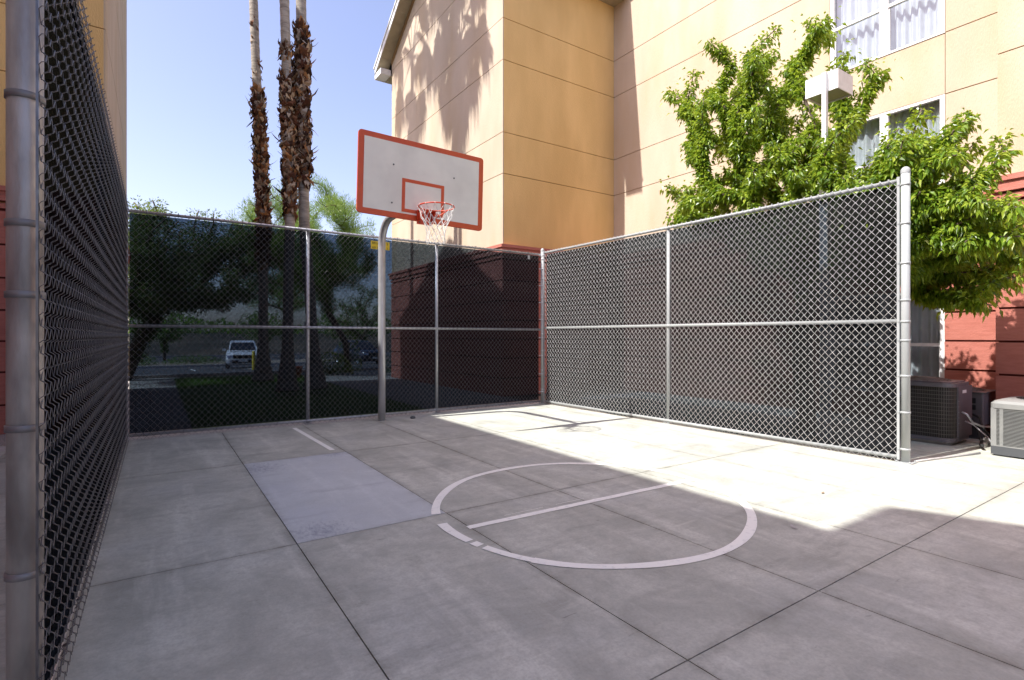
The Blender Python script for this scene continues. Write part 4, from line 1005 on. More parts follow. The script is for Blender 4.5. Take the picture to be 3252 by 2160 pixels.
TIPS=[(8.00,6.64,5.98),(7.90,5.70,6.50),(8.10,6.14,6.21),(8.00,6.22,5.62),(8.20,4.65,6.31),(8.30,4.18,6.20),(8.20,3.96,6.07),(8.40,3.93,6.18),(8.00,4.94,5.94),(8.40,3.75,5.59),(7.80,6.53,4.17),(7.60,6.34,3.54),(7.70,6.20,3.45),(7.70,5.88,4.75),(7.70,5.92,4.46),(8.80,3.45,5.19),(8.90,3.38,5.22),(8.60,3.57,5.41),(8.60,3.63,4.67),(7.95,2.64,4.25),(7.85,2.16,3.97),(7.75,2.16,3.88),(7.75,1.85,3.59),(7.65,1.79,3.43),(7.55,1.89,3.13),(7.85,2.72,3.82),(8.10,2.01,1.76),(8.00,2.12,1.81),(8.20,2.39,1.86),(8.30,2.73,1.91),(8.10,1.77,2.06),(7.45,1.55,2.36),(7.55,1.53,2.73),(8.00,5.62,6.38),(8.20,5.42,6.05),(7.70,6.15,5.37),(8.05,2.43,3.83),(7.95,2.11,3.66),(8.82,4.44,3.41),(9.06,3.52,3.27),(9.02,3.50,3.61),(7.37,3.95,3.72),(9.05,6.25,6.04),(7.35,3.72,5.18),(7.75,3.19,4.79),(7.73,4.16,3.45),(7.62,4.71,5.54),(8.47,6.58,5.91),(8.86,5.58,5.60),(8.24,4.64,5.08),(9.15,4.32,6.26),(8.91,7.16,3.91),(7.37,4.53,3.85),(9.09,4.12,2.63),(8.32,5.21,5.14),(8.94,4.07,3.14),(8.48,6.46,5.68),(7.68,4.93,5.05),(7.65,3.65,2.22),(7.79,4.21,4.48),(8.19,4.22,2.96),(7.59,4.23,2.85),(8.52,3.93,2.48),(8.91,5.20,6.19),(9.20,5.98,5.15),(8.70,5.00,4.59),(9.18,6.70,5.75),(8.27,3.17,3.49),(8.95,5.93,3.53),(8.78,5.43,3.40),(8.76,4.16,3.66),(7.87,4.85,3.52),(8.63,4.84,3.35),(7.37,3.63,3.61),(8.59,4.59,5.42),(8.55,4.88,3.15),(8.00,3.67,2.85),(8.62,3.64,2.75),(7.66,4.19,3.99),(8.68,4.90,3.70),(8.79,4.06,5.58),(8.13,4.23,3.57),(8.53,4.29,3.21),(8.55,6.17,5.13),(8.52,5.87,3.91),(7.69,5.66,5.31),(8.48,4.83,4.95),(9.02,4.66,5.61),(7.56,4.98,4.67),(7.42,3.16,4.16),(8.36,4.24,5.83),(9.12,5.73,4.45),(8.85,3.81,4.54),(7.61,3.77,4.43),(9.12,4.69,4.26),(7.35,4.58,2.68),(8.51,4.31,5.73),(7.89,4.61,5.34),(7.94,4.42,4.55),(7.58,4.96,4.40),(7.89,3.98,4.29),(7.37,3.27,2.72),(9.08,4.91,5.57),(7.85,3.48,4.81),(8.23,5.36,4.09),(8.73,4.32,3.93),(7.91,5.90,3.49),(7.90,4.27,4.79),(8.02,4.34,4.35),(7.42,3.39,3.52),(8.66,5.08,4.23),(9.04,4.52,4.54),(8.93,5.41,5.19),(8.89,6.24,5.91),(7.88,3.75,4.26),(7.61,3.38,2.48),(8.27,4.66,4.16),(7.48,3.88,2.88),(8.81,6.03,3.35),(8.69,4.23,6.20),(8.91,4.21,6.17),(9.11,6.28,4.28),(7.89,3.70,5.30),(7.48,5.62,4.99),(8.46,4.95,5.26),(8.04,4.50,2.55),(7.63,5.97,3.75),(7.84,4.16,3.68),(7.78,4.26,5.52),(7.68,4.71,3.33),(7.51,3.52,3.35),(7.58,3.68,5.36),(8.82,4.97,5.31),(7.45,5.95,3.60),(7.56,3.64,4.88),(8.87,3.36,3.49),(8.01,5.87,4.10),(8.49,5.78,5.48),(7.60,4.74,4.70),(8.84,3.77,3.64),(8.31,4.85,2.97),(8.72,4.50,4.10),(7.35,4.14,3.09),(8.50,4.82,2.83),(7.53,4.42,4.27),(7.86,5.71,5.65),(8.60,3.35,3.37),(7.57,4.29,2.47),(8.60,4.18,5.10),(7.72,3.57,5.10),(7.87,5.05,4.52),(7.65,3.53,3.16),(9.15,4.53,4.78),(7.52,4.11,4.60),(7.92,5.31,4.86),(8.33,4.59,4.74),(8.46,4.54,2.66),(7.38,3.08,4.63),(8.41,4.52,4.40),(8.69,5.31,4.08),(7.76,4.48,2.96),(7.80,4.57,3.94),(8.04,5.63,5.52),(8.38,5.37,3.49),(8.76,3.54,3.55),(8.86,4.63,4.71),(8.70,4.27,2.51),(8.85,4.19,5.26),(7.47,4.54,5.56),(8.60,6.16,5.98),(8.94,6.61,5.76),(7.78,3.01,3.42),(7.96,4.67,4.84),(7.53,3.22,3.05),(8.66,4.69,5.81),(8.82,5.10,2.68),(9.04,6.74,6.04),(8.17,4.67,4.60),(8.34,3.74,2.50),(8.13,6.13,3.32),(8.08,4.54,2.78),(7.72,5.34,5.37),(8.74,4.61,5.03),(7.81,5.29,5.07),(8.92,3.35,2.85),(9.02,6.82,4.02),(7.95,5.57,3.28),(8.50,4.08,2.83),(7.40,4.47,4.82),(9.17,4.33,4.85),(8.63,3.72,2.56),(8.83,4.28,4.21),(7.49,4.08,4.82),(7.92,3.57,3.22),(9.12,4.14,3.68),(7.74,3.55,3.55),(7.79,4.26,2.66),(8.56,5.17,5.95),(8.67,4.14,4.08),(7.74,4.74,2.76),(8.50,5.48,5.67),(7.77,3.88,3.08),(8.33,4.93,4.76),(9.14,6.01,4.41),(7.70,3.94,5.17),(8.63,4.44,3.77),(9.12,5.12,3.17),(8.54,5.46,3.09),(8.23,3.91,2.86),(7.54,5.48,3.97),(8.86,4.01,3.35),(9.06,3.95,3.46),(8.61,5.26,4.78),(8.04,4.81,4.18),(8.04,6.00,4.26),(8.01,5.98,4.78),(8.06,3.70,2.53),(8.64,5.64,4.72),(7.90,3.48,3.68),(8.31,5.23,3.04),(7.49,5.09,3.66),(9.08,4.87,5.07),(8.06,5.42,4.72),(7.45,3.56,3.85),(8.15,4.92,3.27),(8.11,6.51,3.59),(9.04,3.72,2.98),(9.15,4.06,4.67),(8.22,4.85,5.34),(7.49,5.37,4.58),(8.99,5.47,2.93),(7.79,4.00,5.40),(8.74,5.12,5.60),(8.03,3.98,4.58),(9.14,5.16,4.30),(7.84,5.31,4.18),(7.60,4.07,3.22),(8.28,3.71,4.38),(8.56,5.56,4.90),(9.08,4.92,3.66),(8.33,4.81,3.44),(7.90,4.78,2.63),(8.40,5.23,4.57),(8.72,5.76,3.46),(8.51,5.67,3.22),(7.80,4.72,3.78),(8.16,5.44,2.94),(7.42,4.13,2.70),(8.68,4.49,5.95),(7.76,3.94,3.65),(8.68,4.28,2.76),(8.91,6.90,4.40),(9.02,4.08,4.27),(8.55,5.03,4.00),(8.18,4.57,3.57),(7.62,3.99,2.55),(8.34,5.54,4.65),(8.80,4.29,4.68),(9.12,4.57,3.90),(8.11,6.31,3.80),(9.10,5.88,6.39),(7.77,5.86,4.97),(9.10,5.00,2.72),(8.77,4.99,6.26),(8.14,4.34,2.41),(9.05,6.29,4.91),(9.05,5.50,4.14),(8.75,5.87,4.94),(8.94,5.17,4.11),(7.54,5.43,3.62),(8.01,4.17,5.10),(8.44,3.80,4.75),(9.16,5.40,5.13),(8.75,6.47,4.22),(8.13,3.40,3.40),(8.67,4.00,4.22),(7.79,2.95,2.63),(7.86,3.89,5.03),(8.43,6.83,4.24),(8.15,3.73,4.05),(8.04,5.18,3.48),(8.17,4.20,3.22),(7.83,3.75,5.57),(8.84,5.06,4.85),(7.40,4.18,3.97),(8.50,3.73,3.14),(8.67,3.69,3.73),(7.39,3.10,3.36),(9.11,5.51,6.30),(7.75,3.14,3.19),(8.96,4.30,3.32),(8.12,3.22,2.91),(8.98,4.39,3.77),(7.70,3.61,4.14),(8.34,3.73,5.24),(7.36,5.38,5.25),(7.54,5.49,4.77),(7.95,3.05,2.72),(8.84,4.00,4.36),(8.14,4.38,5.53),(7.48,4.87,3.03),(8.93,5.33,5.48),(8.60,3.83,4.90),(7.50,5.57,4.39),(8.53,4.23,2.65),(7.74,5.91,5.30),(8.87,5.81,5.90),(8.49,4.89,3.81),(7.24,2.42,3.05),(8.27,2.69,2.17),(7.29,2.07,2.64),(8.01,2.59,2.48),(7.98,1.98,2.03),(7.82,2.18,3.39),(7.28,3.24,3.17),(7.66,2.72,2.56),(8.75,1.99,2.22),(7.45,2.98,3.09),(8.29,2.01,1.97),(7.90,3.27,2.53),(7.29,2.34,3.35),(7.77,2.18,3.05),(7.37,1.73,2.45),(7.65,2.37,2.76),(8.24,1.79,2.30),(7.68,2.38,3.44),(7.17,2.58,3.46),(8.68,2.19,2.05),(7.40,2.79,3.74),(7.11,1.82,2.77),(8.04,2.91,2.25),(8.46,2.15,2.47),(7.41,2.52,2.77),(8.49,2.66,2.28),(7.45,2.66,3.21),(8.20,2.27,2.18),(7.11,2.05,3.34),(7.33,2.66,3.55),(7.88,3.29,2.92),(8.06,2.04,2.95),(7.19,2.00,2.41),(7.48,3.18,2.50),(8.02,2.54,2.97),(7.77,2.82,2.90),(7.76,2.87,3.12),(8.08,3.11,3.69),(7.83,2.46,3.77),(7.69,1.97,2.91),(7.46,2.30,2.55),(8.12,2.28,2.60),(8.13,2.11,2.48),(8.19,2.66,2.91),(8.15,2.91,2.59),(8.05,2.41,2.34),(7.87,2.46,2.72),(7.96,1.63,2.21),(8.66,2.85,2.12),(8.39,2.16,1.92),(7.99,2.96,3.59),(7.10,2.67,3.22),(7.23,2.01,2.85),(8.77,2.86,2.51),(7.91,2.04,2.39),(8.10,2.93,3.20),(7.57,2.74,3.96),(7.44,2.27,2.98),(7.37,2.66,2.34),(7.50,2.01,2.80),(7.11,2.97,3.20),(7.63,2.98,2.22),(7.59,2.31,3.60),(8.07,1.81,2.92),(7.29,2.55,3.26),(8.14,3.04,3.36),(7.93,2.27,2.39),(7.34,2.41,3.56),(7.43,2.05,3.13),(8.32,2.00,2.48),(8.89,1.92,2.55),(7.81,3.11,2.91),(7.77,2.85,2.13),(7.62,2.37,3.10),(7.92,1.63,2.77),(7.34,3.04,2.42),(7.40,1.99,2.42),(8.18,1.97,2.73),(7.58,2.91,2.49),(8.10,2.41,2.76),(7.14,1.89,2.99),(7.93,2.82,3.42),(8.08,2.15,3.11),(8.05,2.27,1.94),(7.15,2.81,2.67),(7.18,2.70,2.95),(7.97,2.31,2.90),(7.72,2.24,2.62),(8.04,1.76,2.63),(8.18,2.61,3.75),(7.34,2.10,3.45),(8.08,2.41,3.17),(8.60,2.98,2.33),(7.28,2.90,3.15),(7.28,2.75,3.33),(7.95,2.42,3.54),(8.33,2.87,2.18),(7.74,2.57,3.28),(8.40,1.65,2.27),(7.71,2.72,2.26),(8.10,2.77,3.34),(7.51,2.88,3.60),(8.12,2.60,3.23),(7.32,2.19,2.86),(7.55,2.75,3.06),(8.44,2.35,2.15),(7.39,3.03,2.61),(8.18,3.23,2.48),(7.24,1.58,2.41),(7.96,3.05,2.47),(7.46,2.52,3.01),(8.79,2.36,2.32),(7.61,2.12,3.13),(8.79,2.62,2.24),(7.74,3.08,2.36),(8.18,2.55,2.64),(7.43,3.05,2.80),(7.57,2.67,2.15),(8.65,2.28,2.46),(8.10,1.67,2.37),(7.92,1.92,2.86),(7.93,1.94,2.65),(7.14,1.51,2.64),(8.63,1.87,2.10),(8.15,3.04,3.88),(7.86,2.08,2.77),(7.57,1.69,2.52),(8.62,1.77,2.37),(7.12,2.53,3.70),(7.11,3.12,2.91),(8.41,2.36,1.92),(7.31,1.73,2.74),(8.54,2.81,2.63),(7.75,3.03,3.72),(7.68,1.72,2.86),(8.49,2.13,2.22),(7.93,2.64,2.28),(7.44,2.73,2.89),(7.51,2.19,3.74),(8.25,2.27,2.45),(7.75,3.21,3.64),(7.73,2.78,3.55),(7.98,3.51,3.04),(7.13,3.19,3.38),(7.44,2.91,2.18),(8.41,2.94,2.51),(7.49,2.43,3.71),(7.64,1.89,2.54),(7.69,1.86,2.73),(7.15,3.04,2.71)]
T1=thing('leafy_tree','bushy bright green tree with arching branches behind the right fence','tree',(7.95,4.05,0))
trunk=[(7.95,4.05,0),(7.93,4.07,.5),(7.90,4.1,1.0),(7.90,4.08,1.5),(7.92,4.05,1.9),(7.92,4.05,2.2)]
TIPS=[t for t in TIPS if not (t[0]<8.0 and .41<t[1]/t[0]<.56 and t[2]-1.4>.385*t[0])]
nodes,par,ends=grow(trunk[-1],TIPS,trunk)
limbs_mesh(nodes,par,ends,.13,.006,M['bark'],T1)
P,D=sleeve(nodes,par,ends,.95,265,.085)
for e in ends:
    c=nodes[e]; up_=(c-nodes[par[e]]).normalized()
    for _ in range(34):
        v=Vector((random.gauss(0,1),random.gauss(0,1),random.gauss(0,1)))*.075
        q=c-up_*random.uniform(0,.35)+v
        P.append(tuple(q)); D.append(tuple(v.normalized()*.8+Vector((0,0,-.45))))
kp=[i for i,t in enumerate(P) if not (t[0]<8.05 and .428<t[1]/t[0]<.515 and .43*t[0]<t[2]-1.4<.49*t[0])]
P=[P[i] for i in kp]; D=[D[i] for i in kp]
leaf_cloud('crown',P,D,.078,M['leaf'],T1,width=.52,droop=.35,jit=.35,fold=.5)

# ---- fan palms
def palm(x,y,base,path,h,r0,boots,label,crown_r,seed,fr_n=20,dead_n=5,grp='tall fan palms behind the rear fence'):
    rs=random.Random(seed)
    root=thing('fan_palm',label,'palm tree',(x,y,0),grp)
    pts=[];rr=[]
    n=46
    def at(z):
        for i in range(len(path)-1):
            if path[i][2]<=z<=path[i+1][2]:
                q=(z-path[i][2])/(path[i+1][2]-path[i][2]); q=q
                return Vector(path[i]).lerp(Vector(path[i+1]),q)
        return Vector(path[-1]) if z>path[-1][2] else Vector(path[0])
    m=MB(); nz=int(h/.085)
    for i in range(nz+1):
        z=base+(h-base)*i/nz; c=at(z); pts.append((c.x,c.y,z))
        fl=max(0,1-(z-base)/1.6)
        r=r0*(1-.18*(z/h))*(1+1.3*fl**2.2)*(1+.035*math.sin(i*2.1)+rs.uniform(-.02,.02))
        rr.append(r)
    m.tube(pts,rr,16); m.build('trunk',M['palmsmooth'],root)
    # boots: split leaf bases and fibre left on the trunk
    V=[];F=[]
    for (z0,z1,dens,ln) in boots:
        for k in range(int((z1-z0)*dens)):
            z=rs.uniform(z0,z1); a=rs.uniform(0,2*math.pi); c=at(z); fl=max(0,1-(z-base)/1.6)
            r=r0*(1-.18*(z/h))*(1+.75*fl**2.2)
            ro=Vector((math.cos(a),math.sin(a),0)); ta=Vector((-math.sin(a),math.cos(a),0))
            L=ln*rs.uniform(.35,1.1); w=L*rs.uniform(.22,.55)
            upd=rs.choice((1,1,-1)); lean=rs.uniform(.0,.55)**1.5
            if rs.random()<.07: lean=rs.uniform(.8,1.6); L*=1.5; w*=.5
            d=(Vector((0,0,upd))+ro*lean+ta*rs.uniform(-.8,.8)).normalized()
            s_=(ta+Vector((0,0,rs.uniform(-.4,.4)))).normalized()
            p0=Vector((c.x,c.y,z))+ro*(r*rs.uniform(.92,1.05))
            p1=p0+d*L*.55+ro*L*.07; p2=p1+d*L*.45+ro*L*rs.uniform(-.14,.10)+ta*rs.uniform(-.1,.1)*L
            b=len(V); th=ro*w*.35
            V+=[p0-s_*w*.5,p0+s_*w*.5,p1+s_*w*.55+th,p1-s_*w*.55+th,p2+s_*w*.12,p2-s_*w*.10, p0-ro*.02,p1-th*.3]
            F+=[(b,b+1,b+2,b+3),(b+3,b+2,b+4,b+5),(b+1,b+6,b+7,b+2),(b+6,b,b+3,b+7)]
    link_mesh('boots',V,F,M['palmboots'],root)
    # crown of fan fronds
    top=at(h); top.z=h
    for live,cnt,mat,nm in ((1,fr_n,M['frond'],'fronds'),(0,dead_n,M['deadfrond'],'dead_fronds')):
        V=[];F=[]; pm_=MB()
        for k in range(cnt):
            a=k*2.399963+rs.uniform(-.2,.2)
            el=R(70-105*(k/cnt)) if live else R(-62-22*rs.random())
            pl=crown_r*(.62 if live else .7)*rs.uniform(.85,1.15)
            d=Vector((math.cos(a)*math.cos(el),math.sin(a)*math.cos(el),math.sin(el)))
            p0=top+Vector((0,0,-.1 if live else -.6-.22*k)); 
            e=p0+d*pl+Vector((0,0,-.12*pl)); 
            pm_.tube([p0,p0+d*pl*.5+Vector((0,0,.04)),e],[.03,.02,.014],5)
            # fan: blades spread in a plane tipped outward
            out=Vector((d.x,d.y,d.z-.35 if live else d.z-.6)).normalized(); sd=out.cross(Vector((0,0,1)))
            if sd.length<.05: sd=Vector((1,0,0))
            sd.normalize(); nb=26
            for b_ in range(nb):
                q=(b_/(nb-1)-.5)*2; ang=q*R(70 if live else 40)
                bd=(out*math.cos(ang)+sd*math.sin(ang)).normalized(); L=crown_r*.52*(1-.25*abs(q))*rs.uniform(.85,1.1)
                w=.046; wv=bd.cross(out.cross(sd)).normalized()*w
                m1=e+bd*L*.55; t1=m1+bd*L*.28+Vector((0,0,-L*.22)); t2=t1+bd*L*.06+Vector((0,0,-L*rs.uniform(.35,.75)))
                i0=len(V)
                V+=[e-wv*.3,e+wv*.3,m1+wv,m1-wv,t1+wv*.55,t1-wv*.55,t2+wv*.1,t2-wv*.1]
                F+=[(i0,i0+1,i0+2,i0+3),(i0+3,i0+2,i0+4,i0+5),(i0+5,i0+4,i0+6,i0+7)]
        fo=link_mesh(nm,V,F,mat,root); pm_.build('leaf_stalks',mat,fo)
    return root
palm(2.46,16.1,.15,[(2.46,16.1,0),(2.462,16.1,4.6),(2.414,16.1,6.4),(2.271,16.1,8.96),(2.215,16.1,10.68),(2.10,16.1,16.4)],16.3,.128,
     [(3.4,8.15,330,.24),(8.3,10.2,14,.16)],'leftmost fan palm, slimmest, shaggy low down and bare pale trunk above',1.65,1)
palm(2.48,12.9,.15,[(2.473,12.9,0),(2.50,12.9,2.6),(2.541,12.9,4.4),(2.487,12.9,6.2),(2.446,12.9,8.0),(2.413,12.9,9.06),(2.35,12.9,15.2)],15.0,.116,
     [(4.15,7.35,330,.22),(7.35,7.75,60,.15),(7.75,8.0,260,.18)],'middle fan palm with shaggy brown boots ending just above the fence',1.55,2)
palm(3.1,13.1,.15,[(3.153,13.1,0),(3.023,13.1,2.3),(2.888,13.1,4.1),(2.845,13.1,6.35),(2.831,13.1,8.2),(2.817,13.1,9.3),(2.75,13.1,16.2)],16.1,.128,
     [(5.0,8.65,330,.25)],'right fan palm with a ringed dark lower trunk and shaggy boots higher up',1.7,3)

# ---- background trees
def canopy_tips(c,rad,n,flat=.7,zmin=None,md=.5):
    out=[];t=0
    while len(out)<n and t<n*60:
        t+=1
        v=Vector((random.gauss(0,1),random.gauss(0,1),random.gauss(0,1))).normalized()*(random.random()**.4)
        p=Vector(c)+Vector((v.x*rad,v.y*rad,v.z*rad*flat))
        if zmin and p.z<zmin: continue
        if all((p-q).length>md for q in out): out.append(p)
    return out
def bg_tree(name,label,cat,base,c,rad,n,mat,tr=.16,flat=.7,leaf=.09,per_m=60,length=1.2,width=.3,up=.3,lean=0,zmin=None,upd=-.3,group=None,md=.5,jit=.35,spread=.12,curve=0):
    t=thing(name,label,cat,base,group)
    z1=c[2]-rad*flat*.75; b=Vector(base)
    tr_pts=[b,b+Vector((lean*.3+curve,0,z1*.35)),b+Vector((lean*.6-curve,0,z1*.7)),Vector((b.x+lean,b.y,z1))]
    tips=canopy_tips(c,rad,n,flat,zmin,md)
    nodes,par,ends=grow(tr_pts[-1],tips,tr_pts,seg=.45,up=up)
    limbs_mesh(nodes,par,ends,tr,.010,M['bark'],t)
    P,D=sleeve(nodes,par,ends,length,per_m,spread)
    D=[(d[0],d[1],d[2]+.42+upd) for d in D]
    leaf_cloud('crown',P,D,leaf,mat,t,width=width,droop=.05,jit=jit)
    return t
bg_tree('mesquite_tree','dark spreading mesquite behind the left end of the rear fence','tree',(-.9,20.6,0),(.1,20.8,3.6),3.6,170,M['mesq'],tr=.22,flat=.62,leaf=.10,per_m=330,length=1.4,width=.4,zmin=2.3,md=.36,lean=.8,spread=.3)
bg_tree('palo_verde_tree','wispy light green palo verde between the palms and the building','tree',(6.2,20.7,0),(4.6,20.7,4.9),3.1,170,M['palo'],tr=.12,flat=.72,leaf=.13,per_m=420,length=1.15,width=.09,upd=.85,zmin=2.2,md=.33,lean=-.9,jit=.45,spread=.30,curve=.18)
bg_tree('palo_verde_tree','pale wispy palo verde farther back, seen between the palms','tree',(5.6,29,-.3),(5.6,29,4.3),3.0,80,M['palo'],tr=.10,flat=.75,leaf=.16,per_m=170,spread=.3,length=1.4,width=.04,upd=.75,zmin=2.2,md=.45,jit=.3)
bg_tree('desert_tree','dark round tree beside the far road, left of the palms','tree',(.6,60,-.9),(.6,60,2.3),2.4,40,M['shrub'],tr=.15,leaf=.22,per_m=40,length=1.5,zmin=1.0,md=.5,spread=.25)
bg_tree('desert_tree','dark tree beside the far road, seen between two palms','tree',(9.5,60,-.9),(9.5,60,2.6),3.0,46,M['shrub'],tr=.15,leaf=.24,per_m=40,length=1.5,zmin=1.0,md=.5,spread=.25)
bg_tree('desert_tree','dark tree beyond the dark car, close to the building end','tree',(17,52,-.8),(16.5,52,3.6),4.4,64,M['shrub'],tr=.2,leaf=.26,per_m=42,length=1.6,zmin=1.2,md=.55,spread=.3)
bg_tree('desert_tree','low dark tree far off behind the mesquite trunk','tree',(-7.5,58,-.9),(-7.5,58,2.2),3.2,44,M['shrub'],tr=.15,leaf=.24,per_m=40,length=1.5,zmin=.8,md=.5,spread=.25)
def shrub(name,label,cat,x,y,r,h,n,mat,leaf=.07,z=0,group=None,fl=None):
    t=thing(name,label,cat,(x,y,z),group)
    m=MB(); P=[];D=[]
    for k in range(26):
        a=random.uniform(0,6.28); rr=r*math.sqrt(random.random()); hh=h*random.uniform(.6,1)*(1-.4*(rr/r)**2)
        m.tube([(x+random.uniform(-.05,.05),y,z),(x+rr*.5*math.cos(a),y+rr*.5*math.sin(a),z+hh*.6),(x+rr*math.cos(a),y+rr*math.sin(a),z+hh)],[.012,.008,.004],4)
    m.build('stems',M['bark'],t)
    for k in range(n):
        v=Vector((random.gauss(0,1),random.gauss(0,1),abs(random.gauss(0,1)))).normalized()*random.random()**.35
        P.append((x+v.x*r,y+v.y*r,z+v.z*h)); D.append((v.x,v.y,v.z+.2))
    leaf_cloud('foliage',P,D,leaf,mat,t,jit=.4)
    if fl:
        P2=[];D2=[]
        for k in range(fl):
            v=Vector((random.gauss(0,1),random.gauss(0,1),abs(random.gauss(0,1)))).normalized()
            P2.append((x+v.x*r*1.03,y+v.y*r*1.03,z+v.z*h*1.04)); D2.append((v.x,v.y,v.z+.4))
        leaf_cloud('flowers',P2,D2,.08,M['flower'],t,width=.7)
    return t
shrub('flowering_shrub','low yellow flowering shrub on the gravel behind the third palm','shrub',5.3,19.9,.75,.75,900,M['shrub'],fl=420)
shrub('flowering_shrub','upright yellow flowering plant just left of the dark car','shrub',6.3,21.0,.45,1.5,700,M['shrub'],fl=300)
shrub('shrub','grey green rounded shrub against the building end','shrub',7.9,19.6,.8,.9,1200,M['shrub'])
shrub('shrub','small green shrub in the far planting strip left of the white car','shrub',-1.5,49.5,1.6,.9,900,M['shrub'],leaf=.16,z=-.8)
shrub('shrub','low scrub along the kerb far behind the mesquite','shrub',2.5,50.3,2.2,.6,900,M['shrub'],leaf=.16,z=-.8)
# far scrub line on the bank: nobody could count it
P=[];D=[]
for k in range(9000):
    x=random.uniform(-60,75); y=random.uniform(78,92); z=random.uniform(1.6,2.4+1.9*abs(math.sin(x*.35)+.4*math.sin(x*.9)))
    P.append((x,y,z)); D.append((0,-.2,1))
o=leaf_cloud('scrub',P,D,.55,M['shrub'],None,jit=.5,width=.6)
tag(o,'dark scrub along the far bank on the horizon','scrub',kind='stuff')
# ---- street bits behind the fence
m=thing('street_lamp','thin green street lamp pole far behind the palms','street lamp',(5.9,38,0))
q=MB(); q.tube([(5.9,38,0),(5.9,38,7.6)],[.09,.055],10); q.tube([(5.9,38,7.5),(5.6,38,7.9),(4.6,38,8.1)],.04,8); q.build('pole',M['green'],m)
q=MB(); q.box((3.9,37.86,8.02),(4.65,38.14,8.16)); q.build('lamp_head',M['green'],m)
q=thing('bollard','short yellow bollard beside the parked white car','bollard',(4.04,29.3,-.35))
b_=MB(); b_.lathe((4.04,29.3,-.35),[(.075,0),(.075,.95),(.05,1.0),(.001,1.02)],14); b_.build('post',M['yellow'],q)
q=thing('parking_sign','white parking sign post between the middle and right palms','sign',(4.3,18.9,0))
b_=MB(); b_.box((4.27,18.88,.13),(4.33,18.92,1.9)); b_.build('post',M['white'],q)
b_=MB(); b_.box((4.15,18.865,1.45),(4.45,18.879,1.9)); b_.build('sign_panel',M['white'],q)
q=thing('flower_pot','red clay pot standing behind the palms','pot',(3.75,18.2,0))
b_=MB(); b_.lathe((3.75,18.2,0),[(.001,.004),(.13,.004),(.19,.34),(.215,.36),(.215,.42),(.19,.42),(.17,.36),(.001,.35)],18); b_.build('pot',M['redpot'],q)

def car(name,label,x,y,rz,paint):
    """length along local y, front toward -y"""
    root=thing(name,label,'car',(0,0,0))
    L=4.6;W=.92
    sec=[ # y, halfwidth low, z low, z belt, halfwidth belt
        (-2.28,.70,.40,.78),(-2.2,.84,.30,.92),(-1.9,.90,.26,1.0),(-1.2,.93,.24,1.06),(-.8,.93,.24,1.09),(.4,.93,.24,1.12),(1.5,.93,.24,1.12),(2.05,.90,.28,1.08),(2.28,.80,.38,.98)]
    V=[];F=[]
    for (yy,w,z0,z1) in sec:
        for (fx,fz) in((-.86,0),(-1,.22),(-1,.62),(-.93,.95),(-.80,1),(.80,1),(.93,.95),(1,.62),(1,.22),(.86,0)):
            V.append((fx*w,yy,z0+(z1-z0)*fz))
    n=10
    for i in range(len(sec)-1):
        for k in range(n): j=(k+1)%n; F.append((i*n+k,i*n+j,(i+1)*n+j,(i+1)*n+k))
    F.append(tuple(range(n))[::-1]); F.append(tuple((len(sec)-1)*n+k for k in range(n)))
    m=MB(); m.add(V,F,True); body=m.build('body',paint,root)
    cab=[(-1.15,.76,1.06,1.08),(-.35,.70,1.10,1.62),(.2,.69,1.10,1.70),(1.2,.68,1.10,1.68),(1.75,.66,1.08,1.50),(2.15,.70,1.04,1.10)]
    V=[];F=[]
    for (yy,w,z0,z1) in cab:
        for fx,z in((-1.12,z0),(-1,z1-.06),(-.9,z1),(.9,z1),(1,z1-.06),(1.12,z0)): V.append((fx*w,yy,z))
    n=6
    for i in range(len(cab)-1):
        for k in range(n): j=(k+1)%n; F.append((i*n+k,i*n+j,(i+1)*n+j,(i+1)*n+k))
    m=MB(); m.add(V,F,False); m.build('cabin',paint,root)
    m=MB(); m.add([(-.70,-1.10,1.125),(.70,-1.10,1.125),(.60,-.42,1.585),(-.60,-.42,1.585)],[(0,1,2,3)]); m.build('windshield',M['carglass'],root)
    for s_ in(-1,1):
        for a,b in((-.7,.3),(.36,1.35)):
            m=MB(); m.add([(s_*.80,a,1.16),(s_*.80,b,1.16),(s_*.715,b,1.54),(s_*.715,a+.25,1.54)],[(0,1,2,3)]); m.build('side_window',M['carglass'],root)
        m=MB(); m.prism([(s_*.55,-2.31,.72),(s_*.83,-2.27,.74),(s_*.85,-2.2,.86),(s_*.55,-2.26,.84)],(0,.1,0)); m.build('headlight',M['chrome'],root)
        m=MB(); m.obox((s_*1.0,-.75,1.15),(.10,.05,.07),Matrix.Identity(3)); m.build('mirror',paint,root)
    m=MB(); m.prism([(-.5,-2.31,.66),(.5,-2.31,.66),(.54,-2.31,.86),(-.54,-2.31,.86)],(0,.08,0)); m.prism([(-.6,-2.305,.40),(.6,-2.305,.40),(.56,-2.305,.56),(-.56,-2.305,.56)],(0,.08,0)); m.build('grille',M['black'],root)
    m=MB(); m.box((-.26,-2.33,.46),(.26,-2.312,.57)); m.build('number_plate',M['white'],root)
    for s_ in(-1,1):
        for yy in(-1.42,1.38):
            m=MB(); m.lathe((s_*.80,yy,.34),[(.21,-.10*s_),(.32,-.11*s_),(.345,-.08*s_),(.345,.08*s_),(.32,.115*s_),(.21,.10*s_)],24,ax='x'); w=m.build('wheel',M['tyre'],root)
            m=MB(); m.lathe((s_*.80,yy,.34),[(.001,.07*s_),(.06,.09*s_),(.19,.06*s_),(.215,.10*s_)],24,ax='x'); m.build('rim',M['chrome'],w)
    root.location=(x,y,lot_z(y)+.004); root.rotation_euler=(0,0,rz)
    return root
car('parked_car','white car parked nose-on beyond the lawn, left of the palms',4.45,36.9,R(-6),M['carwhite'])
car('parked_car','dark blue car in the shade beyond the palo verde trunk',12.0,37.6,R(12),M['carblue'])

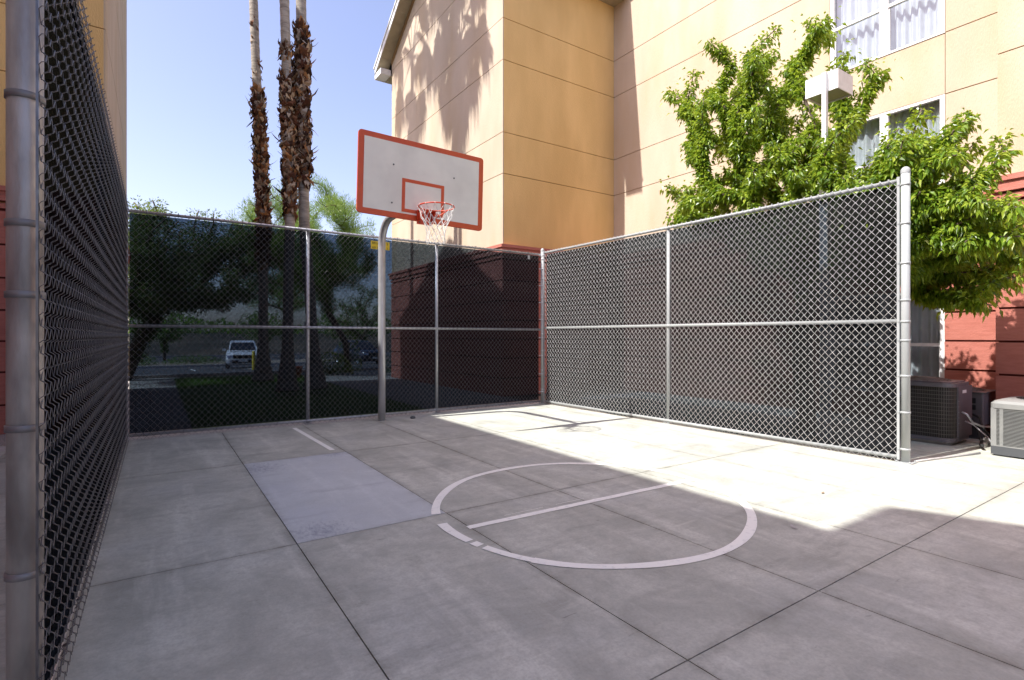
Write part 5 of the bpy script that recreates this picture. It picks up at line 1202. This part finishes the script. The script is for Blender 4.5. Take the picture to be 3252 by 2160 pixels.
# ---- small things lying on the court
def litter(name,label,cat,x,y,s_,mat,rz=0,curl=.4):
    V=[(x,y,.006)];F=[]
    pts=[(-1,0,.15),(-.4,.32,.0),(.4,.28,.1),(1,0,.35*curl),(.35,-.3,.05),(-.4,-.28,.12)]
    c_,s2=math.cos(rz),math.sin(rz)
    V=[(x+(px*c_-py*s2)*s_,y+(px*s2+py*c_)*s_,.006+pz*s_*.6) for px,py,pz in pts]+[(x,y,.0055)]
    F=[(6,i,(i+1)%6) for i in range(6)]
    return tag(link_mesh(name,V,F,mat),label,cat)
litter('dry_leaf','single dry leaf on the sunlit concrete left of the end post','leaf',4.93,2.37,.035,M['palmboots'],.3)
litter('dry_leaf','curled pale leaf on shaded concrete just outside the circle','leaf',3.86,2.06,.045,M['curb'],1.0,.9)
rk=MB(); 
for (x,y,s_) in ((3.62,8.42,.05),): rk.lathe((x,y,.0),[(s_*.7,.001),(s_,s_*.3),(s_*.7,s_*.7),(.001,s_*.85)],9,smooth=False)
tag(rk.build('stone',M['acdark']),'dark stone at the foot of the rear fence, right of the hoop pole','stone')

# ------------------------------------------------------------------ world, sun, camera
w=bpy.data.worlds.new('World'); SC.world=w; w.use_nodes=True
nt=w.node_tree; bg=nt.nodes['Background']; sk=nt.nodes.new('ShaderNodeTexSky'); sk.sky_type='NISHITA'; sk.sun_disc=False
el=math.asin(-SUN.z); az=math.atan2(-SUN.x,-SUN.y)
sk.sun_elevation=el; sk.sun_rotation=az; sk.air_density=1.0; sk.dust_density=2.4; sk.ozone_density=2.6; sk.altitude=200
tint=nt.nodes.new('ShaderNodeMix'); tint.data_type='RGBA'; tint.blend_type='MULTIPLY'; tint.inputs[0].default_value=1; tint.inputs[7].default_value=(1.17,.945,.94,1)   # haze-warmed sky
nt.links.new(sk.outputs[0],tint.inputs[6]); nt.links.new(tint.outputs[2],bg.inputs[0]); bg.inputs[1].default_value=.33
sl=bpy.data.lights.new('sun','SUN'); sl.energy=8.2; sl.angle=R(.53); sl.color=(1,.975,.945)
so=bpy.data.objects.new('sun',sl); COL.objects.link(so); so.rotation_euler=SUN.to_track_quat('-Z','Y').to_euler()
cam=bpy.data.cameras.new('camera'); cam.sensor_width=36; cam.lens=1680/3252*36; cam.shift_y=-12/3252; cam.clip_end=1000; cam.clip_start=.05
co=bpy.data.objects.new('camera',cam); COL.objects.link(co); co.location=(0,0,H_CAM); co.rotation_euler=(R(90),0,-math.atan2(1128,1680)); SC.camera=co
SC.view_settings.view_transform='Standard'; SC.view_settings.look='None'; SC.view_settings.exposure=0; SC.view_settings.gamma=1
SC.cycles.sample_clamp_indirect=4; SC.cycles.max_bounces=10; SC.cycles.transparent_max_bounces=24; SC.cycles.diffuse_bounces=5
